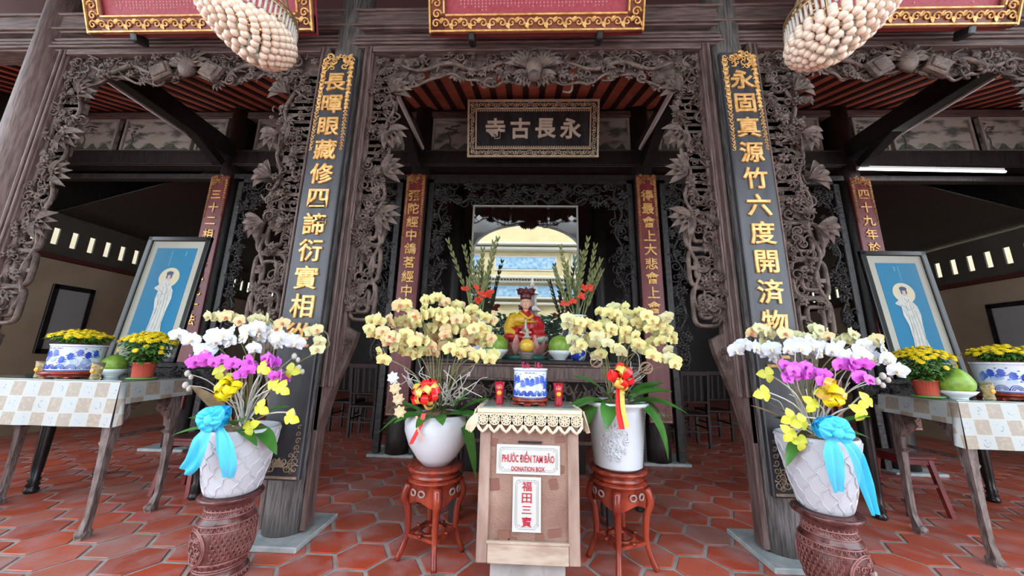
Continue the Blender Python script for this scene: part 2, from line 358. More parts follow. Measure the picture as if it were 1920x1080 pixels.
def bay_frame(x0, x1, zb, label, seed, pend, side_w=(.26, .26), arch='center'):
    rng = random.Random(seed); t = thing('carved_door_frame', label, 'carving', ((x0+x1)/2, YF, 0))
    j = MB()
    for X, s in ((x0, 1), (x1, -1)):
        zs = zb-.28; zm, zh = (3.745+zs)/2, 3.745-zs
        j.box((X+s*.035, YF, zm), (.07, .11, zh), bev=.008); j.box((X+s*.012, YF-.06, zm), (.022, .03, zh), bev=.006)
        j.box((X-s*.012, YF, zs/2+.03), (.036, .10, zs-.04), bev=.006)
        q4 = [(X-s*.03, zs-.28), (X+s*.004, zs-.28), (X+s*.070, zs+.01), (X-s*.03, zs+.01)]; j.prism(q4 if s > 0 else q4[::-1], YF-.05, YF+.05)
        j.box((X+s*.055, YF-.06, zm), (.018, .025, zh), bev=.005); j.box((X+s*.085, YF+.01, (3.74+zb)/2), (.03, .07, 3.74-zb+.1), bev=.006)
    j.build('jamb', wood, t)
    b_ = MB(); zt = 3.74
    b_.box(((x0+x1)/2, YF-.03, 3.715), (x1-x0-.14, .09, .05), bev=.006)
    b_.build('top_rail', woodh, t)
    c = MB(); cx_ = (x0+x1)/2; hw = (x1-x0)/2-.1
    def low(x):                                                        # lower edge of the carved lintel
        q = abs(x-cx_)/hw
        if arch == 'center': return 3.40-.10*math.exp(-((q)/.12)**2)+.05*cos(q*12)*(q < .8)-.12*max(0, q-.7)/.3
        return 3.42+.04*cos(q*10)-.16*max(0, q-.65)/.35
    # pierced backing plate following that edge
    N = 60; poly = [(x0+.1+2*hw*i/N, 3.69) for i in range(N+1)]+[(x0+.1+2*hw*i/N, low(x0+.1+2*hw*i/N)+.07+.018*sin(i*1.9)) for i in range(N, -1, -1)]
    for i in range(N):
        if i % 7 in (2,) and arch == 'center' and abs(i-N/2) > 6: continue
        xa, xb = x0+.1+2*hw*i/N, x0+.1+2*hw*(i+1)/N
        c.prism([(xa, low(xa)+.08), (xb, low(xb)+.08), (xb, 3.69), (xa, 3.69)], YF+.0, YF+.02)
    def pf(rng):
        x = rng.uniform(x0+.1, x1-.1); l = low(x)+.02; return x, l+(3.69-l)*rng.random()
    carving(c, pf, int((x1-x0)*95), rng, .026, .058, YF-.02, .035, 'ssllfvv')
    # scrolling vine along the lower edge and mirrored dragons' bodies
    c.tube([(x0+.1+2*hw*i/90, YF-.03-.012*sin(i*.9), low(x0+.1+2*hw*i/90)+.035+.010*sin(i*.7)) for i in range(91)], .011, 6)
    for s in (-1, 1):
        P = [(cx_+s*hw*(.15+.7*i/40), YF-.045, 3.55+.035*sin(i*.31+seed)) for i in range(41)]
        c.tube(P, [.020*sin(pi*min(1, (i+3)/46))**.6 for i in range(41)], 7)
    if arch == 'center':
        for s in (-1, 1):
            for q in range(7): a = .25+q*.3; c.leaf((cx_+s*.06, YF-.07, 3.50), (s*cos(a), -.2, sin(a)), (0, -1, 0), .2, .05, .15, nv=5, fold=.5)
            for q in range(6): a = -.15-q*.28; c.leaf((cx_+s*.04, YF-.07, 3.46), (s*cos(a), -.2, sin(a)), (0, -1, 0), .15, .045, .15, nv=5, fold=.5)
        c.ell((cx_, YF-.08, 3.5), (.07, .05, .1), 12, 8); c.ell((cx_, YF-.10, 3.4), (.05, .05, .05), 12, 8)
        c.box((cx_, YF-.03, 3.56), (.5, .03, .16), bev=.02)
    else:
        for s in (-1, 1):                                              # two carved books and a fruit
            c.box((cx_+s*.22, YF-.07, 3.50), (.17, .05, .15), Euler((0, s*.5, 0)), bev=.01); c.box((cx_+s*.22, YF-.10, 3.50), (.12, .02, .10), Euler((0, s*.5, 0)), bev=.006)
        c.ell((cx_, YF-.07, 3.55), (.08, .05, .1), 12, 8)
        for q in range(9): a = pi*q/8; c.leaf((cx_, YF-.06, 3.55), (cos(a), -.2, sin(a)), (0, -1, 0), .2, .06, .15, nv=5, fold=.5)
    c.build('carved_lintel', carved, t)
    for X, s, wd in ((x0, 1, side_w[0]), (x1, -1, side_w[1])):
        c = MB(); xa = X+s*.09
        wf = lambda t_: .45+.55*t_+.12*sin(t_*17)
        fn = smooth_strip(xa, X+s*wd, zb+.25, 3.5, wf)
        carving(c, fn, 170, rng, .022, .055, YF-.01, .04, 'ssllfv')
        zk = zb+.95
        for i in range(22):                                            # solid core of the upper part
            z = lerp(zk, 3.55, i/22); ww = wd*(.38+.22*i/22)*(1+.2*sin(i*2.1)); c.box((xa+s*ww/2, YF+.01, z+.04), (ww, .025, .1))
        for q in range(4):                                             # big lotus leaves and birds standing off the strip
            z = lerp(zb+1.0, 3.3, q/3); aa = [-.5, .3, -.8, .6][q]
            for e in range(5): c.leaf((xa+s*wd*.55, YF-.05, z), (s*cos(aa+e*.45-.9), -.2, sin(aa+e*.45-.9)), (0, -1, 0), .17, .06, .2, nv=5, fold=.5)
        loops(c, xa+s*wd*.34, zb+.05, zk+.1, wd*.62, YF-.01, rng)
        c.tube([(xa+s*(wd*.5+.03*sin(i*.8)), YF-.02, lerp(zb+.3, 3.5, i/40)) for i in range(41)], .014, 6)
        c.prism([(xa-s*.02, zb-.30), (xa-s*.02, zb+.16), (xa+s*wd*.30, zb+.10), (xa+s*wd*.24, zb-.0)][::s], YF-.02, YF+.03); c.spiral((xa+s*wd*.1, YF-.03, zb+.03), .03, 0, 1.2, s, .006)
        c.build('carved_jamb_strip', carved, t)
    return t
bay_frame(-1.44, 1.44, 1.22, 'deep-carved openwork timber frame around the central bay', 1, 1, (.33, .33))
bay_frame(-XO+.16, -1.75, 1.15, 'carved openwork timber frame around the left bay', 2, 0, (.34, .42), 'side')
bay_frame(1.75, XO-.16, 1.15, 'carved openwork timber frame around the right bay', 3, 0, (.42, .34), 'side')
# inner row: dark carved screens
def screen(x0, x1, label, seed, wd):
    rng = random.Random(seed); c = MB()
    for X, s in ((x0, 1), (x1, -1)):
        c.box((X+s*.04, YI-.04, 1.83), (.08, .08, 3.6), bev=.006)
        fn = smooth_strip(X+s*.08, X+s*wd, 1.1, 3.5, lambda t_: .6+.4*t_); carving(c, fn, 90, rng, .04, .08, YI-.05, .03, 'sslfv', 4)
        c.tube([(X+s*(wd*.6+.05*sin(i*.7)), YI-.05, lerp(1.1, 3.5, i/40)) for i in range(41)], .02, 5)
    c.box(((x0+x1)/2, YI-.04, 3.57), (x1-x0, .08, .06), bev=.006)
    carving(c, lambda r: (r.uniform(x0+.1, x1-.1), r.uniform(3.25, 3.54)), int((x1-x0)*45), rng, .05, .09, YI-.05, .03, 'sslfv', 4)
    c.tube([(lerp(x0+.2, x1-.2, i/60), YI-.06, 3.28+.04*sin(i*.8)) for i in range(61)], .02, 5)
    c.build('carved_screen', mat('dark_carving', (.010, .008, .008), .5, c2=(.028, .022, .022), scale=20, bump=.5), label=label, cat='carving')  # near-black carving colour with slightly lighter mottling
screen(-1.4, 1.4, 'dark carved screen framing the opening behind the altar', 11, .34)
screen(-XO+.2, -1.76, 'dark carved screen at the back of the left bay', 12, .3)
screen(1.76, XO-.2, 'dark carved screen at the back of the right bay', 13, .3)
# painted panels on the inner beam
pw = mat('painted_panel', (.42, .40, .36), .7, c2=(.10, .115, .10), scale=3.2, stretch=(.7, 1, 2.2), lo=.50, hi=.60, detail=8)
ink = mat('landscape_ink', (.055, .065, .055), .8, c2=(.12, .13, .11), scale=20)
frm = mat('panel_frame', (.30, .28, .25), .6, c2=(.40, .38, .34), scale=10)
panels = [(-6.9, -6.2), (-6.1, -5.0), (-4.95, -4.5), (-4.05, -3.2), (-3.1, -2.2), (-2.15, -1.8), (-1.42, -.45), (-.4, .4), (.45, 1.42), (1.8, 2.15), (2.2, 3.1), (3.2, 4.05), (4.5, 4.95), (5.0, 6.1), (6.2, 6.9)]
place_ = ['far left of the beam', 'beside the far left one, wide river landscape', 'left of the outer left column', 'right of the outer left column', 'middle of the left bay', 'at the left column', 'left of the name board', 'behind the name board', 'right of the name board', 'at the right column', 'middle of the right bay', 'left of the outer right column', 'just right of the outer right column', 'wide tree landscape in the far right bay', 'far right end of the beam']
for k, (xa, xb) in enumerate(panels):
    t = thing('painted_panel', 'grey landscape painting on the inner beam, '+place_[k], 'painting', ((xa+xb)/2, YI-.02, 4.04), 'painted panels on the inner beam')
    q = MB(); q.box(((xa+xb)/2, YI-.01, 4.32), (xb-xa, .03, .54), mi=0); q.build('picture', pw, t)
    q = MB(); rng = random.Random(k)
    for (c_, d_) in ((((xa+xb)/2, YI-.035, 4.065), (xb-xa, .03, .035)), (((xa+xb)/2, YI-.035, 4.575), (xb-xa, .03, .035)), ((xa+.02, YI-.035, 4.32), (.035, .03, .5)), ((xb-.02, YI-.035, 4.32), (.035, .03, .5))): q.box(c_, d_, bev=.005)
    q.build('frame', frm, t)
    q = MB(); x_ = xa+rng.uniform(.1, .3)*(xb-xa)
    P = [(x_, 4.1), (x_+.02, 4.25), (x_-.03, 4.36), (x_+.04, 4.46)]; q.tube([(p[0], YI-.026, p[1]) for p in P], [.016, .012, .009, .004], 4, sy=.3)
    for _ in range(12): q.ell((x_+rng.uniform(-.1, .14), YI-.026, rng.uniform(4.34, 4.5)), (rng.uniform(.02, .045), .003, rng.uniform(.01, .02)), 6, 4)
    W_ = xb-xa; q.prism([(xa+.06+(W_-.12)*i/16, 4.10+(.10*sin(i*.6+k)**2 if i not in (0, 16) else 0)) for i in range(17)]+[(xb-.06, 4.088), (xa+.06, 4.088)], YI-.027, YI-.025)
    q.build('ink_landscape', ink, t)

# ---------------------------------------------------------------- lettering
def glyph(txt, size, depth=.004, off=.0):
    cu = bpy.data.curves.new('t', 'FONT'); cu.body = txt; cu.size = size; cu.extrude = depth; cu.offset = off; cu.align_x = 'CENTER'; cu.align_y = 'CENTER'; cu.resolution_u = 2; cu.bevel_depth = min(depth*.4, size*.012) if size > .1 else 0; cu.bevel_resolution = 0
    o = bpy.data.objects.new('t', cu); COL.objects.link(o); bpy.context.view_layer.update()
    me = bpy.data.meshes.new_from_object(o.evaluated_get(bpy.context.evaluated_depsgraph_get())); bpy.data.objects.remove(o)
    if me.vertices:
        xs = [v.co.x for v in me.vertices]; ys = [v.co.y for v in me.vertices]; me.transform(Matrix.Translation((-(min(xs)+max(xs))/2, -(min(ys)+max(ys))/2, 0)))
    return me
_gc = {}
def put_text(name, txt, parent, loc, size, m, depth=.004, off=0, R=None, sx=1, sy=1):
    key = (txt, size, depth, off)
    if key not in _gc: _gc[key] = glyph(*key)
    me = _gc[key]
    if not me.materials: me.materials.append(m)
    elif me.materials[0] != m: me = me.copy(); me.materials.clear(); me.materials.append(m)
    o = bpy.data.objects.new(name, me); COL.objects.link(o); o.parent = parent
    B = (R if R is not None else Matrix.Identity(3)) @ Euler((pi/2, 0, 0)).to_matrix()
    o.matrix_basis = Matrix.Translation(V(loc)-parent.location) @ B.to_4x4() @ Matrix.Diagonal((sx, sy, 1, 1)); return o
def couplet(X, Y, w_, z0, z1, text, label, m, mg, size, zt, zb, seed, border=(.30, .0), foot=True, th=.04):
    t = thing('couplet_board', label, 'plaque', (X, Y, z0))
    b_ = MB(); b_.box((X, Y+th/2, (z0+z1)/2), (w_, th, z1-z0), bev=.006); b_.build('board', m, t)
    rng = random.Random(seed); g_ = MB()
    for s in (-1, 1):                                                  # gilt scrollwork down both edges
        z = z1-.05; i = 0; zl = z1-(z1-z0)*border[0]
        while z > zl:
            r_ = w_*.075*(1.25-.6*(z1-z)/(z1-zl)); g_.spiral((X+s*(w_/2-r_-.006), Y-.002, z), r_, i*pi, 1.1, s*(-1)**i, r_*.28, -.004, 9, 4, sy=.5)
            if z > z1-(z1-zl)*.55: g_.ell((X+s*(w_/2-w_*.10), Y-.002, z-r_), (r_*.9, .006, r_*.8), 6, 4)
            z -= r_*1.7; i += 1
    for _ in range(26): r_ = rng.uniform(.06, .12)*w_; g_.spiral((X+rng.uniform(-.40, .40)*w_, Y-.003, z1-rng.uniform(.03, .5)*w_), r_, rng.uniform(0, 6), 1, rng.choice((-1, 1)), r_*.28, -.005, 8, 4, sy=.6)
    g_.build('gilt_scrollwork', mg, t)
    if foot:
        g_ = MB()
        for s in (-1, 1):
            for i in range(7):
                r_ = w_*(.10-.008*i); g_.spiral((X+s*w_*.37, Y-.002, z0+.07+i*w_*.15), r_, i*pi+.7, 1.2, s*(-1)**i, r_*.2, -.004, 10, 4, sy=.6)
        for i in range(5): a = pi*(i/4); g_.spiral((X+cos(a)*w_*.18, Y-.002, z0+.07+sin(a)*w_*.12), w_*.09, a, 1.2, -1 if i < 2 else 1, w_*.02, -.004, 10, 4, sy=.6)
        for s_ in (-1, 1):
            for i in range(4): g_.spiral((X+s_*w_*(.30-.02*i), Y-.003, z0+.055+i*.03), w_*.065, i*1.7, 1.3, s_, w_*.016, -.004, 10, 4, sy=.6)
            g_.spiral((X+s_*w_*.10, Y-.003, z0+w_*.42), w_*.085, pi*(s_ > 0), 1.2, s_, w_*.02, -.004, 10, 4, sy=.6)
        for i in range(5): a = pi*(.15+.7*i/4); g_.leaf((X, Y-.004, z0+w_*.30), (cos(a), -.08, sin(a)), (0, -1, 0), w_*.20, w_*.09, .1, nv=4)
        for s_ in (1,): g_.bar((X-w_*.45, Y-.003, z0+.02), (X+w_*.45, Y-.003, z0+.02), .008, .014)
        g_.build('foot_scrollwork', mat('faded_gilt_carving', (.20, .14, .09), .5, c2=(.36, .27, .19), scale=30, bump=.3), t)
    n = len(text)
    for i, ch in enumerate(text):
        put_text('character', ch, t, (X, Y-.004, lerp(zt, zb, i/(n-1))), size, gold, .006, size*.009)
    return t
zz = lambda x, y, Y: at(x, y, Y).z
couplet(-XC+.013, 2.24, .268, .40, 3.485, '長暉眼藏修四諦衍實相從', 'tall black board with gold characters on the left front column', board, gold, .17, zz(635, 155, 2.24), zz(555, 628, 2.24), 5, (.27, 0))
couplet(XC-.013, 2.24, .268, .40, 3.485, '永固真源竹六度開済物生', 'tall black board with gold characters on the right front column', board, gold, .17, zz(1380, 150, 2.24), zz(1455, 665, 2.24), 6, (.27, 0))
gd = mat('dull_gilding', (.30, .13, .045), .5, metal=.3, c2=(.5, .25, .09), scale=30, bump=.3)
couplet(-XC, 4.26, .27, .47, 3.63, '彌陀經中鴿茗經中經中', 'narrow maroon board with gold characters left of the altar glass', redb, gd, .165, zz(778, 367, 4.26), zz(757, 600, 4.26), 7, (.33, 0), th=.03)
couplet(XC, 4.26, .27, .47, 3.63, '得最會上大悲會上會上', 'narrow maroon board with gold characters right of the altar glass', redb, gd, .165, zz(1215, 367, 4.26), zz(1238, 605, 4.26), 8, (.33, 0), th=.03)
couplet(-XO, 4.26, .27, .47, 3.60, '三十二相隨光見九十法', 'narrow maroon board with faded characters beside the left picture', redb, gd, .15, zz(408, 365, 4.26), zz(380, 600, 4.26), 9, (.2, 0), th=.03)
couplet(XO, 4.26, .27, .47, 3.60, '四十九年於中説法度生', 'narrow maroon board with faded characters beside the right picture', redb, gd, .15, zz(1608, 365, 4.26), zz(1660, 600, 4.26), 10, (.2, 0), th=.03)
# name board
c_ = at(999, 243, 4.0); SB = Euler((math.radians(14), 0, 0)).to_matrix()
t = thing('name_board', 'black framed name board with four pale characters above the altar', 'sign', c_-V((0, 0, .39)))
def loc(x, y, z): return c_+SB @ V((x, y, z))
W2, H2 = 1.72, .745
b_ = MB(); b_.box(c_, (W2, .05, H2), SB, bev=.01); b_.build('board', board, t)
b_ = MB(); rng = random.Random(3)
for (x_, z_, dx, dz) in ((0, H2/2-.015, W2, .025), (0, -H2/2+.015, W2, .025), (-W2/2+.015, 0, .025, H2), (W2/2-.015, 0, .025, H2), (0, H2/2-.115, W2-.2, .016), (0, -H2/2+.115, W2-.2, .016), (-W2/2+.115, 0, .016, H2-.22), (W2/2-.115, 0, .016, H2-.22)): b_.box(loc(x_, -.035, z_), (dx, .03, dz), SB, bev=.004)
b_.build('frame', goldp, t)
b_ = MB(); b_.M = Matrix.Translation(c_) @ SB.to_4x4()
for i in range(44):
    for s in (-1, 1): b_.spiral((lerp(-W2/2+.07, W2/2-.07, i/43), -.03, s*(H2/2-.065)), .028, i*1.3, 1.1, (-1)**i, .007, 0, 8, 4)
for i in range(17):
    for s in (-1, 1): b_.spiral((s*(W2/2-.065), -.03, lerp(-H2/2+.07, H2/2-.07, i/16)), .028, i*1.3, 1.1, (-1)**i, .007, 0, 8, 4)
for i in range(50):
    for s in (-1, 1): b_.ell((lerp(-W2/2+.14, W2/2-.14, i/49), -.03, s*(H2/2-.14)), (.012, .008, .012), 5, 4)
b_.build('frame_scrollwork', goldp, t)
for i, ch in enumerate('寺古長永'): put_text('character', ch, t, loc((-.49, -.165, .165, .49)[i], -.035, 0), .27, mat('pale_lettering', (.78, .70, .56), .5, c2=(.9, .82, .68), scale=20), .008, .0045, SB)
# hanging red signs along the top
def redsign(px0, py0, px1, py1, label, seed, cx=None):
    a, b_ = at(px0, py0, 2.2), at(px1, py1, 2.2); z0 = (a.z+b_.z)/2; W_ = b_.x-a.x; X = (a.x+b_.x)/2; R = Euler((math.radians(20), 0, 0)).to_matrix(); H_ = .78
    o_ = V((X, 2.24, z0)); t = thing('hanging_sign', label, 'sign', o_); L = lambda x, y, z: o_+R @ V((x, y, z))
    q = MB(); q.box(L(0, .0, H_/2), (W_-.02, .05, H_-.02), R); q.build('board', pinkred, t)
    q = MB(); fw_ = .135
    for (x_, z_, dx, dz) in ((0, fw_/2, W_, fw_), (0, H_-fw_/2, W_, fw_), (-W_/2+fw_/2, H_/2, fw_, H_), (W_/2-fw_/2, H_/2, fw_, H_)): q.box(L(x_, -.03, z_), (dx, .04, dz), R, mi=0, bev=.008)
    q.build('frame', mat('sign_frame_red', (.17, .035, .02), .4), t)
    q = MB(); q.M = Matrix.Translation(o_) @ R.to_4x4()
    for z_ in (.012, fw_-.012): q.box((0, -.055, z_), (W_-.03 if z_ < .05 else W_-2*fw_, .018, .012))
    for s in (-1, 1):
        q.box((s*(W_/2-.012), -.055, H_/2), (.012, .018, H_)); q.box((s*(W_/2-fw_+.012), -.055, H_/2+fw_/2), (.012, .018, H_-fw_))
    n = int(W_/.075)
    for i in range(n):
        x_ = lerp(-W_/2+.06, W_/2-.06, i/(n-1)); q.spiral((x_, -.054, fw_/2), .036, i*pi, 1.25, (-1)**i, .009, -.004, 10, 4)
        q.leaf((x_+.03, -.055, fw_/2), (.6, -.1, (-1)**i), (0, -1, 0), .05, .03, .1, nv=4)
    for i in range(9):
        for s in (-1, 1): q.spiral((s*(W_/2-fw_/2), -.054, lerp(fw_, H_-.05, i/8)), .038, i*pi, 1.25, (-1)**i, .009, -.004, 10, 4)
    q.build('gilt_scrollwork', gold, t)
    q = MB(); rng = random.Random(seed); q.M = Matrix.Translation(o_) @ R.to_4x4()
    for i in range(int((W_-.5)/.028)):
        x_ = -W_/2+.25+i*.028; z_ = H_-.16
        while z_ > fw_+.04+.05*rng.random():
            q.box((x_+rng.uniform(-.002, .002), -.027, z_), (.010, .003, .003)); q.box((x_, -.027, z_-.005), (.003, .003, .010)); z_ -= .022
    q.build('small_inscription', mat('faded_lettering', (.70, .40, .40), .6), t)
    for s in (-1, 1): q = MB(); q.box(L(s*W_*.30, .0, -.018), (.05, .11, .07), R, bev=.008); q.build('hook', blackw, t)
redsign(805, 60, 1207, 58, 'red hanging sign in a gold carved frame above the centre of the porch', 1)
redsign(170, 58, 590, 62, 'red hanging sign in a gold carved frame at the upper left', 2)
redsign(1500, 48, 1905, 50, 'red hanging sign in a gold carved frame at the upper right', 3)
# ---------------------------------------------------------------- world behind the camera, seen in the altar glass
cream = mat('facade_cream', (.50, .40, .20), .8, c2=(.58, .47, .26), scale=2)
fb = mat('facade_blue_tile', (.12, .28, .45), .5, c2=(.38, .50, .58), scale=6)
fw_ = mat('facade_white', (.55, .50, .40), .6)
t = thing('temple_gatehouse', 'cream gatehouse with blue panels reflected in the altar glass', 'building', (0, -9, 0))
q = MB(); q.box((0, -9.3, 4.0), (9, .5, 8.0)); q.build('wall', cream, t)
q = MB()
for z_, d_, h_ in ((3.9, .25, .12), (4.15, .4, .10), (5.0, .25, .10), (5.2, .45, .14), (6.7, .4, .14), (6.9, .6, .12)): q.box((0, -9.05+d_/2, z_), (9, d_, h_), bev=.02)
for i in range(60): q.box((-4.4+i*.15, -8.95, 5.08), (.07, .3, .09))
q.build('cornice', fw_, t)
for (xa, xb, za, zb_) in ((-4.2, -3.2, 5.5, 6.5), (-2.9, -2.3, 5.5, 6.5), (-1.6, 1.6, 5.6, 6.4), (2.3, 2.9, 5.5, 6.5), (3.2, 4.2, 5.5, 6.5)):
    q = MB(); q.box(((xa+xb)/2, -9.03, (za+zb_)/2), (xb-xa, .06, zb_-za), bev=.02); f_ = q.build('panel_frame', fw_, t)
    q = MB(); q.box(((xa+xb)/2, -8.99, (za+zb_)/2), (xb-xa-.2, .04, zb_-za-.2), bev=.01); q.build('panel_tile', fb, f_)
q = MB(); q.box((0, -9.03, 4.55), (9, .05, .55)); q.build('tile_band', fb, t)
for X in (-2.0, 2.0):
    q = MB(); q.box((X, -9.02, 5.95), (.35, .10, 1.3), bev=.03); q.build('pilaster', cream, t)
q = MB()
for X in (-2.7, 0, 2.7):
    P = [(X-.9, 0), (X-.9, 2.0)]+[(X-.9*cos(pi*i/12), 2.0+.9*sin(pi*i/12)) for i in range(13)]+[(X+.9, 0)]; q.prism(P, -9.04, -9.0)
q.build('doorway', mat('doorway_dark', (.06, .04, .03), .7), t)
q = MB()
for X in (-2.7, 0, 2.7): q.tube([(X-1.0*cos(pi*i/16), -9.0, 2.0+1.0*sin(pi*i/16)) for i in range(17)], .09, 6)
q.build('archway_moulding', mat('pink_trim', (.55, .22, .16), .6), t)
q = MB()                                                               # arched beam of the porch front
P = [(-7, 7.2), (-7, 4.1), (-1.45, 4.1)]+[(-1.45*cos(pi*i/20), 4.1+.75*sin(pi*i/20)) for i in range(1, 20)]+[(1.45, 4.1), (7, 4.1), (7, 7.2)]
q.prism(P[::-1], -1.2, -1.0); struct('trim_8', q, mat('porch_arch_grey', (.16, .16, .16), .8, c2=(.22, .22, .22), scale=2))
rng = random.Random(9)
for X, Y, sc_, lb in ((-2.1, -4.2, 1.6, 'left of the rock garden'), (-.75, -5.6, 1.35, 'beside the rock pagoda'), (1.15, -5.8, 1.4, 'right of the rock pagoda'), (2.2, -4.0, 1.6, 'at the right of the rock garden')):
    t = thing('garden_shrub', 'leafy shrub reflected in the altar glass '+lb, 'shrub', (X, Y, -.04), 'courtyard shrubs')
    q = MB()
    for _ in range(800):
        a, b2 = rng.uniform(0, 2*pi), rng.uniform(-.5, 1); r_ = sc_*rng.uniform(.2, .42); c0 = V((X+cos(a)*r_, Y+sin(a)*r_, sc_*1.3+b2*sc_*.75)); q.leaf(c0, (cos(a), sin(a), rng.uniform(-.2, .9)), (0, 0, 1), .34, .17, .3, nv=3)
    q.build('foliage', mat('shrub_leaves', (.08, .18, .10), .6, c2=(.20, .32, .26), scale=8), t)
    q = MB(); q.tube([(X, Y, -.04), (X+.03, Y, sc_*1.2)], .06, 8); q.build('trunk', darkw, t)
t = thing('miniature_pagoda', 'stone miniature pagoda in the courtyard reflected in the altar glass', 'pagoda', (.25, -4.6, -.04)); q = MB(); z_ = -.04
for i in range(6): r_ = .55-.065*i; q.lathe([(r_*.7, z_), (r_*.7, z_+.45), (r_*1.2, z_+.48), (r_*.55, z_+.66)], (.25, -4.6, 0), 6, smooth=False); z_ += .62
q.lathe([(.1, z_), (.02, z_+.5)], (.25, -4.6, 0), 8); q.build('tiers', mat('pagoda_stone', (.42, .34, .30), .8, c2=(.55, .47, .42), scale=5), t)

# ---------------------------------------------------------------- altar
AX0, AX1, AY0, AY1 = -.66, .70, 3.02, 3.75; AZ = zz(985, 674, 3.05)
t = thing('altar_table', 'dark carved wooden altar table with pierced apron behind the donation box', 'table', (0, 3.4, 0))
q = MB(); q.box((0.02, 3.38, AZ-.02), (1.9, .76, .04), bev=.01); q.build('table_top', darkw, t)
q = MB(); q.box((.02, 3.04, AZ-.105), (1.84, .05, .13), bev=.012); q.box((.02, 3.03, AZ-.05), (1.87, .06, .02), bev=.006); q.box((.02, 3.03, AZ-.17), (1.84, .06, .02), bev=.006); q.build('top_rail', wood, t)
q = MB(); rng = random.Random(21)
carving(q, lambda r: (r.uniform(-.82, .86), r.uniform(AZ-.42, AZ-.20)), 120, rng, .03, .06, 3.05, .012, 'ssvvl', 5)
for i in range(14): x_ = -.8+i*.125; q.tube([(x_, 3.05, AZ-.18), (x_+.06, 3.045, AZ-.3), (x_+.02, 3.05, AZ-.43)], .011, 5)
q.box((.02, 3.05, AZ-.44), (1.8, .035, .03), bev=.005); q.build('carved_apron', carved, t)
for X in (-.86, .90):
    for Y in (3.07, 3.70):
        q = MB(); q.box((X, Y, (AZ-.04)/2), (.07, .07, AZ-.04), bev=.008); q.build('leg', darkw, t)
t = thing('side_bench', 'low dark wooden bench standing in front of the altar table', 'bench', (.02, 2.85, 0))
q = MB(); q.box((.02, 2.86, .76), (1.25, .26, .035), bev=.008); q.build('seat', darkw, t)
for X in (-.55, .59):
    for Y in (2.77, 2.95):
        q = MB(); q.box((X, Y, .372), (.055, .055, .744), bev=.006); q.build('leg', darkw, t)
for z_ in (.55, .66): q = MB(); q.box((.02, 2.79, z_), (1.1, .03, .025)); q.build('stretcher', wood, t)
# glass pane
gl = bpy.data.materials.new('display_glass'); gl.use_nodes = True; nt = gl.node_tree; nt.nodes.remove(nt.nodes['Principled BSDF']); out = nt.nodes['Material Output']
g1 = nt.nodes.new('ShaderNodeBsdfGlossy'); g1.inputs['Roughness'].default_value = .0; g1.inputs[0].default_value = (.95, .97, 1, 1)
g2 = nt.nodes.new('ShaderNodeBsdfTransparent'); g2.inputs[0].default_value = (.9, .93, .93, 1); ms = nt.nodes.new('ShaderNodeMixShader'); ms.inputs[0].default_value = .34
nt.links.new(g2.outputs[0], ms.inputs[1]); nt.links.new(g1.outputs[0], ms.inputs[2]); nt.links.new(ms.outputs[0], out.inputs[0])
ga, gb_ = at(889, 386, 3.95), at(1082, 388, 3.95); gz0 = AZ+.002; gx = (ga.x+gb_.x)/2; gw = gb_.x-ga.x; gz1 = (ga.z+gb_.z)/2
t = thing('glass_case', 'tall clear glass case behind the statue reflecting the courtyard', 'glass case', (gx, 3.95, 0))
q = MB(); q.box((gx, 3.95, (gz0+gz1)/2), (gw, .012, gz1-gz0)); q.build('front_pane', gl, t)
q = MB()
for X in (gx-gw/2, gx+gw/2): q.box((X, 3.95, (gz0+gz1)/2), (.02, .03, gz1-gz0), bev=.003)
for z_ in (gz0, gz1): q.box((gx, 3.95, z_), (gw+.02, .03, .02), bev=.003)
q.build('edge_trim', mat('case_trim', (.28, .28, .26), .4), t)
q = MB(); q.box((gx, 4.02, gz0/2), (gw+.06, .24, gz0-.02)); q.build('pedestal', blackw, t)
for s in (-1, 1):
    q = MB(); q.box((gx+s*(gw/2-.07), 3.938, gz1-.16-.0), (.055, .006, .055), Euler((0, pi/4, 0))); q.build('corner_sticker', mat('silver_sticker', (.6, .62, .64), .3), t)

# statue
sp = at(985, 660, 3.25); SX, SY = sp.x, 3.41; k_ = 1/644*3.15  # metres per px
t = thing('seated_monk_statue', 'seated monk statue in red and yellow robes with a dark crown on a pink lotus', 'statue', (SX, SY, AZ))
pk = mat('lotus_pink', (.70, .16, .15), .35, c2=(.80, .55, .50), scale=14); rr_ = mat('robe_red', (.42, .015, .02), .3); yy_ = mat('robe_yellow', (.62, .36, .02), .35); sk = mat('painted_skin', (.72, .42, .30), .35); gr_ = mat('robe_green', (.30, .42, .33), .4); hatm = mat('crown_maroon', (.09, .015, .015), .35); gt = mat('teal_rim', (.02, .16, .13), .4)
q = MB(); q.lathe([(.20, AZ), (.20, AZ+.03)], (SX, SY, 0), 32, mi=1)
for lay, (n, r0, L_, zz0, el) in enumerate(((14, .10, .12, .03, .25), (14, .10, .12, .055, .9), (12, .09, .11, .075, 1.1))):
    for i in range(n): a = 2*pi*(i+.5*lay)/n; q.leaf((SX+cos(a)*r0, SY+sin(a)*r0, AZ+zz0), (cos(a), sin(a), tan(el)*.5-.1), (0, 0, 1), L_, .075, -.5, nv=6, fold=-.3)
q.lathe([(.12, AZ+.02), (.15, AZ+.10), (.14, AZ+.14), (.02, AZ+.145)], (SX, SY, 0), 28)
q.build('lotus_base', [pk, gt], t)
